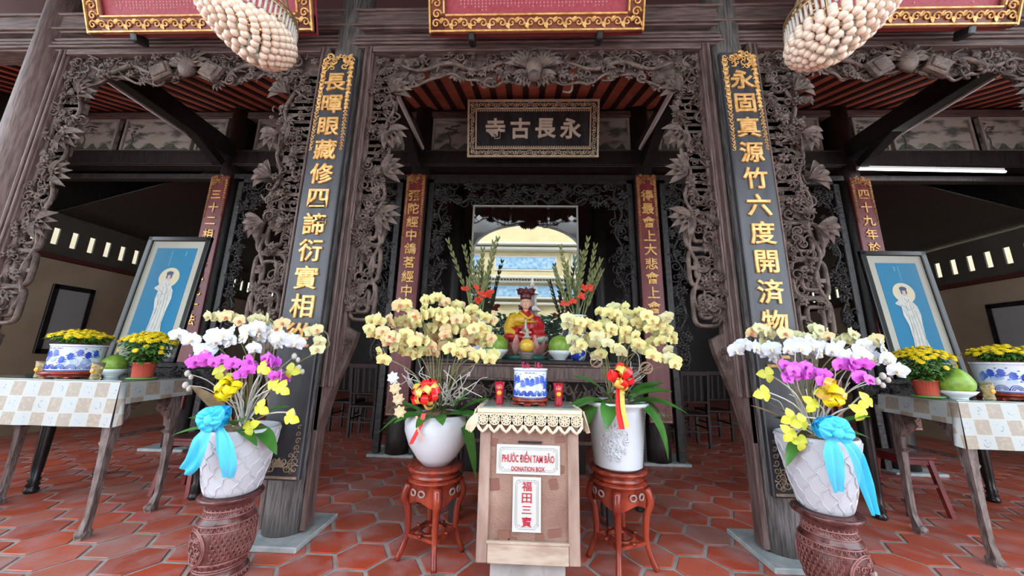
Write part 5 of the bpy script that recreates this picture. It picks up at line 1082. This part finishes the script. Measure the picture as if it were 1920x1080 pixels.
def side_table(sg, Xe, Yf, D_, label, clabel, glabel, g):
    Xo = Xe+sg*1.30; X0, X1 = min(Xe, Xo), max(Xe, Xo)
    t = thing('carved_side_table', label, 'table', ((X0+X1)/2, Yf+D_/2, 0), 'long carved side tables'); ins = .05
    q = MB(); q.box(((X0+X1)/2, Yf+D_/2, TZ-.03), (X1-X0-.03, D_-.03, .05), bev=.01); q.build('table_top', oldw, t)
    for X, sx_ in ((Xe+sg*ins, sg), (Xo-sg*ins, -sg)):
        for Y, sy_ in ((Yf+ins, 1), (Yf+D_-ins, -1)):
            q = MB(); H_ = TZ-.05
            pr_ = [(H_, .075), (H_-.10, .085), (H_-.17, .10), (H_-.24, .060), (H_-.33, .052), (H_-.34, .062), (H_-.36, .045), (H_*.35, .036), (.12, .034), (.06, .040), (.035, .058), (.0, .050)]
            vs = []; fs = []
            for i, (z_, w_) in enumerate(pr_):
                ox = sx_*(w_-.055)*.5; oy = sy_*(w_-.055)*.5; off = .0 if z_ > .1 else -.012
                for dx, dy in ((-1, -1), (1, -1), (1, 1), (-1, 1)): vs.append((X+ox+dx*w_/2, Y+oy+off+dy*w_/2, z_))
            for i in range(len(pr_)-1):
                for k2 in range(4): l = (k2+1) % 4; fs.append([i*4+k2, (i+1)*4+k2, (i+1)*4+l, i*4+l])
            fs += [[0, 1, 2, 3], [(len(pr_)-1)*4+k2 for k2 in (3, 2, 1, 0)]]; q.add(vs, fs)
            q.ell((X, Y-.022, .03), (.036, .03, .028), 10, 6); q.build('leg', oldw, t)
    for (a, b_, nm) in (((X0+.1, Yf+.04), (X1-.1, Yf+.04), 'front_apron'), ((Xe+sg*.045, Yf+.1), (Xe+sg*.045, Yf+D_-.1), 'side_apron')):
        q = MB(); rng = random.Random(len(nm)); L_ = V((b_[0]-a[0], b_[1]-a[1], 0)); n = 12
        q.bar((a[0], a[1], TZ-.085), (b_[0], b_[1], TZ-.085), .03, .07)
        if nm == 'side_apron':
            for i in range(n):
                t_ = i/(n-1); hh = .04+.16*abs(2*t_-1)**2.5; p = V((a[0], lerp(a[1]-.03, b_[1]+.03, t_), TZ-.10-hh/2)); q.box(p, (.025, L_.length/n+.012, hh), bev=.004)
                for _ in range(9): w_ = p+V((-sg*.012, rng.uniform(-.02, .02), rng.uniform(-.5, .5)*hh)); s_ = .016; a0 = rng.uniform(0, 6); q.tube([w_+V((0, s_*(1-.1*e)*cos(a0+e*.8), s_*(1-.1*e)*sin(a0+e*.8))) for e in range(8)], .004, 4)
            q.bar((a[0], a[1], TZ-.36), (b_[0], b_[1], TZ-.36), .02, .02)
        q.build(nm, oldd, t)
    # oilcloth
    cl = thing('oilcloth', clabel, 'tablecloth', ((X0+X1)/2, Yf+D_/2, TZ-.3), 'checked oilcloths'); drop = .285; sd = .125
    q = MB(); q.box(((X0+X1)/2, Yf+D_/2, TZ-.003), (X1-X0+.006, D_+.006, .005)); q.build('top_sheet', cm_t, cl)
    q = MB(); q.grid(lambda u, v: V((lerp(X0, X1, u)+(sg*-.02*v*(1 if abs(lerp(X0, X1, u)-Xe) < .1 else 0)), Yf-.006-.012*v+.006*sin(u*23)*v, TZ-v*drop-.0)), 40, 8); q.build('front_drop', cm_f, cl)
    q = MB(); q.grid(lambda u, v: V((Xe-sg*(.006+.02*v+.006*sin(u*15)*v), lerp(Yf-.005, Yf+D_, u), TZ-v*(sd+.02*(1-u)))), 14, 5); q.build('side_drop', cm_s, cl)
    q = MB(); q.grid(lambda u, v: V((Xe-sg*(.01+.035*sin(pi*u)*v)-sg*.015*v, Yf-.012+.05*u, TZ-v*lerp(drop, sd+.13, u))), 6, 6); q.build('corner_fold', cm_f, cl)
    q = MB(); q.box(((X0+X1)/2, Yf+D_/2, TZ+.0035), (X1-X0-.01, D_-.01, .006), bev=.002); q.build('glass_sheet', gt_, label=glabel, cat='glass sheet'); return t
side_table(-1, tc1.x, 2.30, .50, 'long carved table with worn legs at the left of the porch', 'checked beige and white oilcloth on the left table', 'glass sheet on top of the left table', 0)
side_table(1, tc2.x, 2.42, .50, 'long carved table with worn legs at the right of the porch', 'checked beige and white oilcloth on the right table', 'glass sheet on top of the right table', 0)
TT = TZ+.0066
# things on the tables
yel = mat('mum_yellow', (.82, .60, .005), .55, c2=(.90, .72, .03), scale=40)
q = MB()
for k2, (nn, rr2, el) in enumerate(((12, .5, .15), (10, .38, .5), (7, .25, .9))):
    for i in range(nn): a = 2*pi*i/nn+k2*.3; q.leaf((0, 0, .05*k2), (cos(a), sin(a), el), (0, 0, 1), rr2, .2, .2, nu=1, nv=2)
q.ell((0, 0, .12), (.16, .16, .10), 6, 4); o = q.build('mum', yel); MUM = o.data; bpy.data.objects.remove(o)
terr = mat('plastic_terracotta', (.55, .10, .07), .45)
def mum_plant(X, Y, z, label, R1, H_, domeh, seed, pr_=.062, ph=.115, saucer=True, squash=1, side=True, name='potted_chrysanthemum', nf=80):
    rng = random.Random(seed); t = thing(name, label, 'potted plant', (X, Y, z), 'yellow chrysanthemums on the side tables')
    if saucer:
        q = MB(); q.lathe([(.06, z), (.078, z+.004), (.082, z+.014), (.076, z+.014), (.01, z+.006)], (X, Y, 0), 30); q.build('saucer', mat('green_plastic', (.08, .30, .04), .4), t); z += .006
    q = MB(); q.lathe([(pr_*.82, z), (pr_*.86, z+.004), (pr_*.97, z+ph*.9), (pr_*1.03, z+ph*.9), (pr_*1.03, z+ph), (pr_*.9, z+ph), (pr_*.85, z+ph*.85), (.01, z+ph*.88)], (X, Y, 0), 48, fn=lambda a, i, r, zz_: (r*(1+.035*(i in (1, 2))*cos(24*a)), zz_)); q.build('pot', terr, t)
    q = MB(); zc = z+ph
    for _ in range(950):
        a = rng.uniform(0, 2*pi); rr2 = sqrt(rng.random()); hh = rng.random(); r_ = R1*rr2*(.35+.65*hh**.7)*.95; p = (X+cos(a)*r_, Y+sin(a)*r_*squash, zc+hh*(H_-domeh*rr2**2)*.95)
        q.leaf(p, (cos(a), sin(a), rng.uniform(-.3, .8)), (0, 0, 1), .044, .022, .4, nu=1, nv=2)
    for _ in range(14): a = rng.uniform(0, 2*pi); r_ = R1*.7*rng.random(); q.tube([(X, Y, zc), (X+cos(a)*r_*.6, Y+sin(a)*r_*.6, zc+H_*.5), (X+cos(a)*r_, Y+sin(a)*r_, zc+H_*.8)], .002, 4)
    tag(q.build('foliage', green2, t), kind='stuff')
    for i in range(nf):
        rr2 = sqrt((i+.5)/nf); a = i*2.39996; s_ = rng.uniform(.044, .056); zz_ = zc+H_-domeh*rr2**2+rng.uniform(-.008, .010)
        n_ = V((cos(a)*rr2*.9, sin(a)*rr2*.9, 1)).normalized(); R = V((0, 0, 1)).rotation_difference(n_).to_matrix(); inst('flower', MUM, t, V((X+cos(a)*rr2*R1, Y+sin(a)*rr2*R1*squash, zz_))-t.location, R, s_)
    if side:
        for _ in range(7): a = rng.uniform(-pi*.95, -.05*pi); n_ = V((cos(a), sin(a), .5)).normalized(); R = V((0, 0, 1)).rotation_difference(n_).to_matrix(); inst('flower', MUM, t, V((X+cos(a)*R1*.92, Y+sin(a)*R1*.92, zc+H_*rng.uniform(.35, .75)))-t.location, R, .04)
    return t
def onT(px, py): p = onz(px, py, TT); return p
YL, YR = 2.46, 2.58
c = at(270, 690, YL); mum_plant(c.x, YL, TT, 'yellow chrysanthemum in a ribbed terracotta pot on a green saucer on the left table', .155, .21, .07, 1)
c = at(1737, 730, YR); mum_plant(c.x, YR, TT, 'yellow chrysanthemum in a ribbed terracotta pot on a green saucer on the right table', .165, .22, .08, 2)
c = at(139, 690, YL); zt, _ = incense_pot(c.x, YL, TT, .135, .185, 'wide blue and white porcelain pot holding chrysanthemums on the left table', 5, 'round maroon stand under the blue pot on the left table', .16, sh=.05)
mum_plant(c.x, YL, zt-.022, 'small yellow chrysanthemum set into the blue pot on the left table', .165, .075, .05, 3, .06, .045, False, side=False, nf=75)
c = at(1898, 730, YR-.02); zt, _ = incense_pot(c.x, YR-.02, TT, .155, .20, 'wide blue and white porcelain pot holding chrysanthemums on the right table', 6, 'round maroon stand under the blue pot on the right table', .17, sh=.05)
mum_plant(c.x, YR-.02, zt-.022, 'small yellow chrysanthemum set into the blue pot on the right table', .18, .085, .05, 4, .06, .045, False, side=False, nf=75)
for px, Y, lb in ((79, 2.36, 'amber candle glass left of the blue pot on the left table'), (183, 2.36, 'amber candle glass right of the blue pot on the left table'), (1841, 2.48, 'amber candle glass beside the blue pot on the right table')):
    c = at(px, 690, Y); candle(c.x, Y, TT, .036, .115, yelg, lb, 1)
X, _ = bowl(212, 695, 2.56, .085, TT, 'white bowl under the dark green fruit on the left table', .065); pomelo(X, 2.56, TT+.095, .075, 'dark green pomelo in a bowl between pot and flowers on the left table')
X, _ = bowl(1796, 740, 2.52, .095, TT, 'white bowl under the pear shaped pomelo on the right table', .055); pomelo(X, 2.52, TT+.105, .090, 'pear shaped green pomelo in a bowl on the right table', .35)

# ---------------------------------------------------------------- black tables and the framed pictures
def turned_leg(q, X, Y, H_): q.lathe([(.035, 0), (.045, .015), (.040, .035), (.030, .045), (.042, .06), (.030, .08), (.040, .10), (.028, .12), (.036, .2), (.045, H_*.6), (.050, H_*.85), (.035, H_*.9), (.05, H_*.95), (.05, H_)], (X, Y, 0), 20)
blkt = mat('black_carved_wood', (.010, .009, .009), .35, c2=(.03, .027, .026), scale=30, bump=.8, bscale=60)
def black_table(X0, X1, Y0, Y1, H_, label):
    t = thing('black_altar_table', label, 'table', ((X0+X1)/2, (Y0+Y1)/2, 0), 'black carved tables under the framed pictures')
    q = MB(); q.box(((X0+X1)/2, (Y0+Y1)/2, H_-.02), (X1-X0, Y1-Y0, .04), bev=.01); q.build('table_top', blkt, t)
    q = MB(); q.box(((X0+X1)/2, Y0+.03, H_-.12), (X1-X0-.1, .03, .16)); rng = random.Random(1); carving(q, lambda r: (r.uniform(X0+.1, X1-.1), r.uniform(H_-.2, H_-.05)), 60, rng, .025, .045, Y0+.01, .01, 'slf', 4); q.build('carved_apron', blkt, t)
    for X in (X0+.07, X1-.07):
        for Y in (Y0+.06, Y1-.06): q = MB(); turned_leg(q, X, Y, H_-.04); q.build('leg', blackw, t)
    return t
GZ = 1.06
black_table(-4.15, -2.62, 2.92, 3.5, GZ, 'black table with turned legs under the picture in the left bay'); black_table(2.68, 4.25, 3.02, 3.6, GZ, 'black table with turned legs under the picture in the right bay')
def picture(corners, Y, label, lean, figx, seed, tilt):
    TL, TR, BL, BR = [at(x, y, Y) for x, y in corners]; X = (TL.x+TR.x+BL.x+BR.x)/4; W_ = (TR.x-TL.x+BR.x-BL.x)/2; z0, z1 = GZ, (TL.z+TR.z)/2; H_ = z1-z0
    R = Euler((-lean, 0, tilt)).to_matrix(); o_ = V((X, Y, z0)); t = thing('framed_picture', label, 'picture', o_, 'framed white robed figures on blue'); M_ = Matrix.Translation(o_) @ R.to_4x4()
    def n_(): q = MB(); q.M = M_; return q
    fw2 = .05; q = n_()
    for (x_, z_, dx, dz) in ((0, fw2/2, W_, fw2), (0, H_-fw2/2, W_, fw2), (-W_/2+fw2/2, H_/2, fw2, H_), (W_/2-fw2/2, H_/2, fw2, H_)): q.box((x_, .0, z_), (dx, .04, dz), bev=.006)
    q.build('frame', mat('black_frame', (.012, .012, .011), .3), t)
    q = n_(); q.box((0, .008, H_/2), (W_-.06, .02, H_-.06)); q.build('mount', mat('pale_mount', (.50, .50, .44), .7), t)
    bx0, bx1, bz0, bz1 = -W_/2+fw2+.07, W_/2-fw2-.07, fw2+.10, H_-fw2-.075
    q = n_(); q.box(((bx0+bx1)/2, -.0035, (bz0+bz1)/2), (bx1-bx0, .003, bz1-bz0)); q.build('blue_ground', mat('print_blue', (.0, .20, .40), .5), t)
    s_ = (bz1-bz0); fx = figx*(bx1-bx0); q = n_()
    hc = (fx, bz0+s_*.68); N = 28; q.add([(hc[0]+.105*s_*cos(2*pi*i/N), -.0062, hc[1]+.105*s_*sin(2*pi*i/N)) for i in range(N)], [list(range(N))]); q.build('halo', mat('print_halo', (.72, .66, .46), .5), t)
    q = n_(); Z = lambda v: bz0+s_*v
    out_ = [(-.06, .66), (-.085, .60), (-.12, .575), (-.115, .56), (-.07, .54), (-.075, .45), (-.05, .35), (-.05, .22), (-.065, .10), (-.10, .05), (-.03, .02), (.08, .02), (.15, .04), (.10, .10), (.075, .22), (.085, .36), (.10, .46), (.09, .54), (.05, .60), (.03, .64), (.035, .70), (.02, .745), (0, .76), (-.025, .74), (-.04, .70)]
    q.add([(fx+a*s_*.95, -.0075, Z(b_)) for a, b_ in out_], [list(range(len(out_)))[::-1]]); q.build('robed_figure', mat('print_robe', (.60, .62, .58), .6, c2=(.72, .72, .68), scale=30), t)
    q = n_(); q.ell((fx, -.008, Z(.685)), (.026*s_, .001, .036*s_), 14, 8); q.build('face', mat('print_skin', (.70, .48, .36), .6), t)
    q = n_(); q.ell((fx, -.0085, Z(.725)), (.036*s_, .001, .022*s_), 12, 6); q.ell((fx+.022*s_, -.0085, Z(.695)), (.008*s_, .001, .03*s_), 8, 6); q.ell((fx-.022*s_, -.0085, Z(.695)), (.008*s_, .001, .03*s_), 8, 6); q.build('hair', mat('print_dark_blue', (.06, .09, .2), .6), t)
    q = n_(); ln = mat('print_grey_line', (.32, .38, .44), .6)
    for a, b_, c_, d in ((-.02, .58, -.05, .1), (.02, .58, .02, .06), (.05, .5, .06, .08), (-.05, .5, -.02, .3), (-.07, .56, .0, .50), (.06, .55, .0, .50), (-.02, .62, .0, .58), (.02, .62, .0, .58), (0, .45, -.02, .05)): q.tube(spline([(fx+a*s_, -.0085, Z(b_)), (fx+(a+c_)/2*s_+.01, -.0085, Z((b_+d)/2)), (fx+c_*s_, -.0085, Z(d))], 8), .0014, 4)
    for i in range(5): q.tube([(fx+(.02+.03*i)*s_*.6, -.0085, Z(.05+.01*sin(i))), (fx+(.03+.03*i)*s_*.6, -.0085, Z(.075)), (fx+(.045+.03*i)*s_*.6, -.0085, Z(.05))], .0016, 4)
    q.build('robe_lines', ln, t)
    q = n_(); rng = random.Random(seed)
    for i in range(9): q.box((fx+(.02 if seed == 2 else -.05)*s_, -.0055, Z(.96-.018*i)), (.006, .001, .007))
    for i in range(3): q.box((fx+(-.02 if seed == 2 else .10)*s_, -.0055, Z(.955-.018*i)), (.008, .001, .008))
    q.build('small_inscription', mat('print_pale_ink', (.35, .62, .80), .6), t)
    q = n_(); q.box((0, .05+.5*.1, .30), (.04, .012, .62), Euler((.2, 0, 0))); q.build('back_strut', blackw, t)
picture(((258, 436), (378, 437), (206, 663), (333, 668)), 3.15, 'framed picture of a white robed haloed figure on blue in the left bay', .09, .03, 1, .0)
picture(((1632, 462), (1766, 466), (1672, 690), (1800, 694)), 3.25, 'framed picture of a white robed haloed figure on blue in the right bay', .09, -.02, 2, -.0)
# notices hung on the side walls
def notice(sg, Y0, Y1, z0, z1, label):
    X = sg*(ZW-.012); t = thing('wall_notice', label, 'notice', (X, (Y0+Y1)/2, z0), 'framed notices on the side walls')
    q = MB(); q.box((X, (Y0+Y1)/2, (z0+z1)/2), (.02, Y1-Y0-.06, z1-z0-.06)); q.build('sheet', mat('grey_notice_sheet', (.30, .30, .30), .4), t)
    q = MB()
    for (y_, z_, dy, dz) in (((Y0+Y1)/2, z0+.03, Y1-Y0, .07), ((Y0+Y1)/2, z1-.03, Y1-Y0, .07), (Y0+.03, (z0+z1)/2, .07, z1-z0), (Y1-.03, (z0+z1)/2, .07, z1-z0)): q.box((X, y_, z_), (.035, dy, dz), bev=.004)
    q.build('frame', blackw, t); q = MB()
    for i in range(14): q.box((X-sg*.011, (Y0+Y1)/2+.02*(i % 3), z1-.14-i*(z1-z0-.2)/14), (.002, (Y1-Y0)*(.55 if i else .4), .012))
    q.build('printed_lines', greyi, t)
def onx(x, y, X): d = ray(x, y); return CAM+d*((X-CAM.x)/d.x)
a, b_ = onx(100, 532, -ZW), onx(178, 540, -ZW); a2 = onx(72, 640, -ZW)
notice(-1, a.y, b_.y, 1.10, a.z, 'large framed grey notice on the left side wall')
a = onx(1850, 572, ZW); notice(1, a.y-1.2, a.y, 1.2, a.z, 'framed grey notice on the right side wall')
# ---------------------------------------------------------------- seats under and behind the tables
def low_stool(X, Y, H_, w_, label):
    t = thing('wooden_stool', label, 'stool', (X, Y, 0), 'low red wooden stools'); q = MB(); q.box((X, Y, H_-.015), (w_, w_, .03), bev=.008); q.box((X, Y, H_-.05), (w_*.8, w_*.8, .04)); q.build('seat', redst, t)
    for dx in (-1, 1):
        for dy in (-1, 1): q = MB(); q.bar((X+dx*w_*.56, Y+dy*w_*.5, 0), (X+dx*w_*.38, Y+dy*w_*.36, H_-.03), .035, .03); q.build('leg', redst, t)
    for dy in (-1, 1): q = MB(); q.bar((X-w_*.45, Y+dy*w_*.42, H_*.5), (X+w_*.45, Y+dy*w_*.42, H_*.5), .022, .022); q.build('stretcher', redst, t)
low_stool(-2.92, 3.14, .45, .28, 'low red stool under the left black table')
low_stool(3.20, 3.28, .45, .28, 'low red stool under the right black table')
def make_chair(m, X, Y, rz, label, grp):
    t = thing('wooden_chair', label, 'chair', (0, 0, 0), grp)
    q = MB(); q.box((0, 0, .44), (.40, .40, .035), bev=.008); q.build('seat', m, t)
    for s in (-1, 1):
        q = MB(); q.bar((s*.175, -.17, 0), (s*.175, -.17, .43), .035, .035); q.build('leg', m, t)
        q = MB(); q.bar((s*.175, .18, 0), (s*.18, .18, .45), .035, .035); q.bar((s*.18, .18, .45), (s*.185, .25, 1.05), .035, .03); q.build('back_post', m, t)
    for z_, y_, h_ in ((1.02, .245, .07), (.62, .205, .03)): q = MB(); q.box((0, y_, z_), (.36, .025, h_), Euler((-.1, 0, 0)), bev=.006); q.build('back_rail', m, t)
    for s in (-.09, 0, .09): q = MB(); q.bar((s, .20, .62), (s, .24, 1.0), .03, .012); q.build('back_slat', m, t)
    for a_, b_ in (((-.17, -.17, .22), (.17, -.17, .22)), ((-.17, .18, .22), (.17, .18, .22)), ((-.17, -.17, .26), (-.17, .18, .26)), ((.17, -.17, .26), (.17, .18, .26))): q = MB(); q.bar(a_, b_, .02, .02); q.build('stretcher', m, t)
    t.location = (X, Y, 0); t.rotation_euler = (0, 0, rz); return t
ch = make_chair(redst, -2.28, 3.05, pi/2+.2, 'dark red wooden chair behind the left quilted pot', 'dark red chairs at the columns')
def dup(o, x, y, rz, label, grp=None):
    c = copy_tree(o); c.location = (x, y, 0); c.rotation_euler = (0, 0, rz); c['label'] = label
    if grp: c['group'] = grp
    return c
dup(ch, 2.30, 3.2, -pi/2-.2, 'dark red wooden chair behind the right quilted pot')
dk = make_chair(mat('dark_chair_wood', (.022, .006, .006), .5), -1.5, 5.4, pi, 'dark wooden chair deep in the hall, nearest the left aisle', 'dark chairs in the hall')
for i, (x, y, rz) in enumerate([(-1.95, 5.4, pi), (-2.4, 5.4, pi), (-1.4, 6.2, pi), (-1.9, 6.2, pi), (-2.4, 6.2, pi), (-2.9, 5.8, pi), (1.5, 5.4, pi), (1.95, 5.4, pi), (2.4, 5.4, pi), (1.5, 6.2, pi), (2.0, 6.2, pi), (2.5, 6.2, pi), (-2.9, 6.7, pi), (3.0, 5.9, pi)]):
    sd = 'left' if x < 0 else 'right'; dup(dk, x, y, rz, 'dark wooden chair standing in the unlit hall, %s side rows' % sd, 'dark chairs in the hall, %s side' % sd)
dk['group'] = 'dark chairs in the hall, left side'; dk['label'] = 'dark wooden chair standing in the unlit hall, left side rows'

# ---------------------------------------------------------------- chandeliers of pearls
pearl = mat('pearl_bead', (.72, .58, .45), .2, c2=(.85, .74, .62), scale=15); brass = mat('aged_brass', (.45, .33, .18), .35, metal=.7); crys = mat('crystal_rod', (.60, .55, .50), .12)
q = MB(); q.ell((0, 0, 0), (1, 1, 1), 10, 7); o = q.build('b', pearl); BEAD = o.data; bpy.data.objects.remove(o)
q = MB(); q.tube([(0, 0, 0), (0, 0, -1)], .10, 6); o = q.build('b', crys); ROD = o.data; bpy.data.objects.remove(o)
def chandelier(px, py, Y, sg, label):
    c = at(px, py, Y); R0 = .235; t = thing('bead_chandelier', label, 'chandelier', c, 'pearl bead chandeliers')
    def rim(a): return V((c.x+cos(a)*R0, Y+sin(a)*R0*.85, c.z+.03*cos(2*a)+sg*.07*cos(a)))
    q = MB()
    for o2, r_ in ((0, .009), (.03, .006)): q.tube([rim(2*pi*i/48)+V((0, 0, o2)) for i in range(48)], r_, 6, closed=True)
    q.tube([(c.x, Y, c.z+.1), (c.x, Y, 5.6)], .012, 8)
    for i in range(6): a = 2*pi*i/6; q.tube(spline([rim(a), V((c.x+cos(a)*.1, Y+sin(a)*.1, c.z+.3)), V((c.x, Y, c.z+.55))], 10), .007, 5)
    q.build('brass_frame', brass, t)
    rods = MB()
    for i in range(60): a = 2*pi*i/60; p = rim(a); rods.tube([p+V((0, 0, -.005)), p+V((0, 0, -.085))], .007, 6)
    tag(rods.build('crystal_fringe', crys, t), kind='stuff')
    rows = 9; cand = []
    for j in range(rows):
        f = j/(rows-1); rr2 = R0*(1-.80*f**1.7); n = max(3, int(2*pi*rr2*.92/.046))
        for i in range(n):
            a = 2*pi*(i+.5*(j % 2))/n; p0 = rim(a); cand.append(V((c.x+cos(a)*rr2-sg*.075*f, Y+sin(a)*rr2*.85, lerp(p0.z-.105, c.z-.285, f))))
    cand.sort(key=lambda q_: q_.y+q_.z*.4); q = MB()
    for i, p in enumerate(cand):
        if i < 100: inst('bead', BEAD, t, p-c, None, .0205)
        else: q.ell(p, (.0205,)*3, 8, 6)
    tag(q.build('bead_curtain', pearl, t), kind='stuff')
chandelier(470, 24, 1.5, -1, 'pearl bead chandelier hanging at the upper left'); chandelier(1571, 18, 1.5, 1, 'pearl bead chandelier hanging at the upper right')
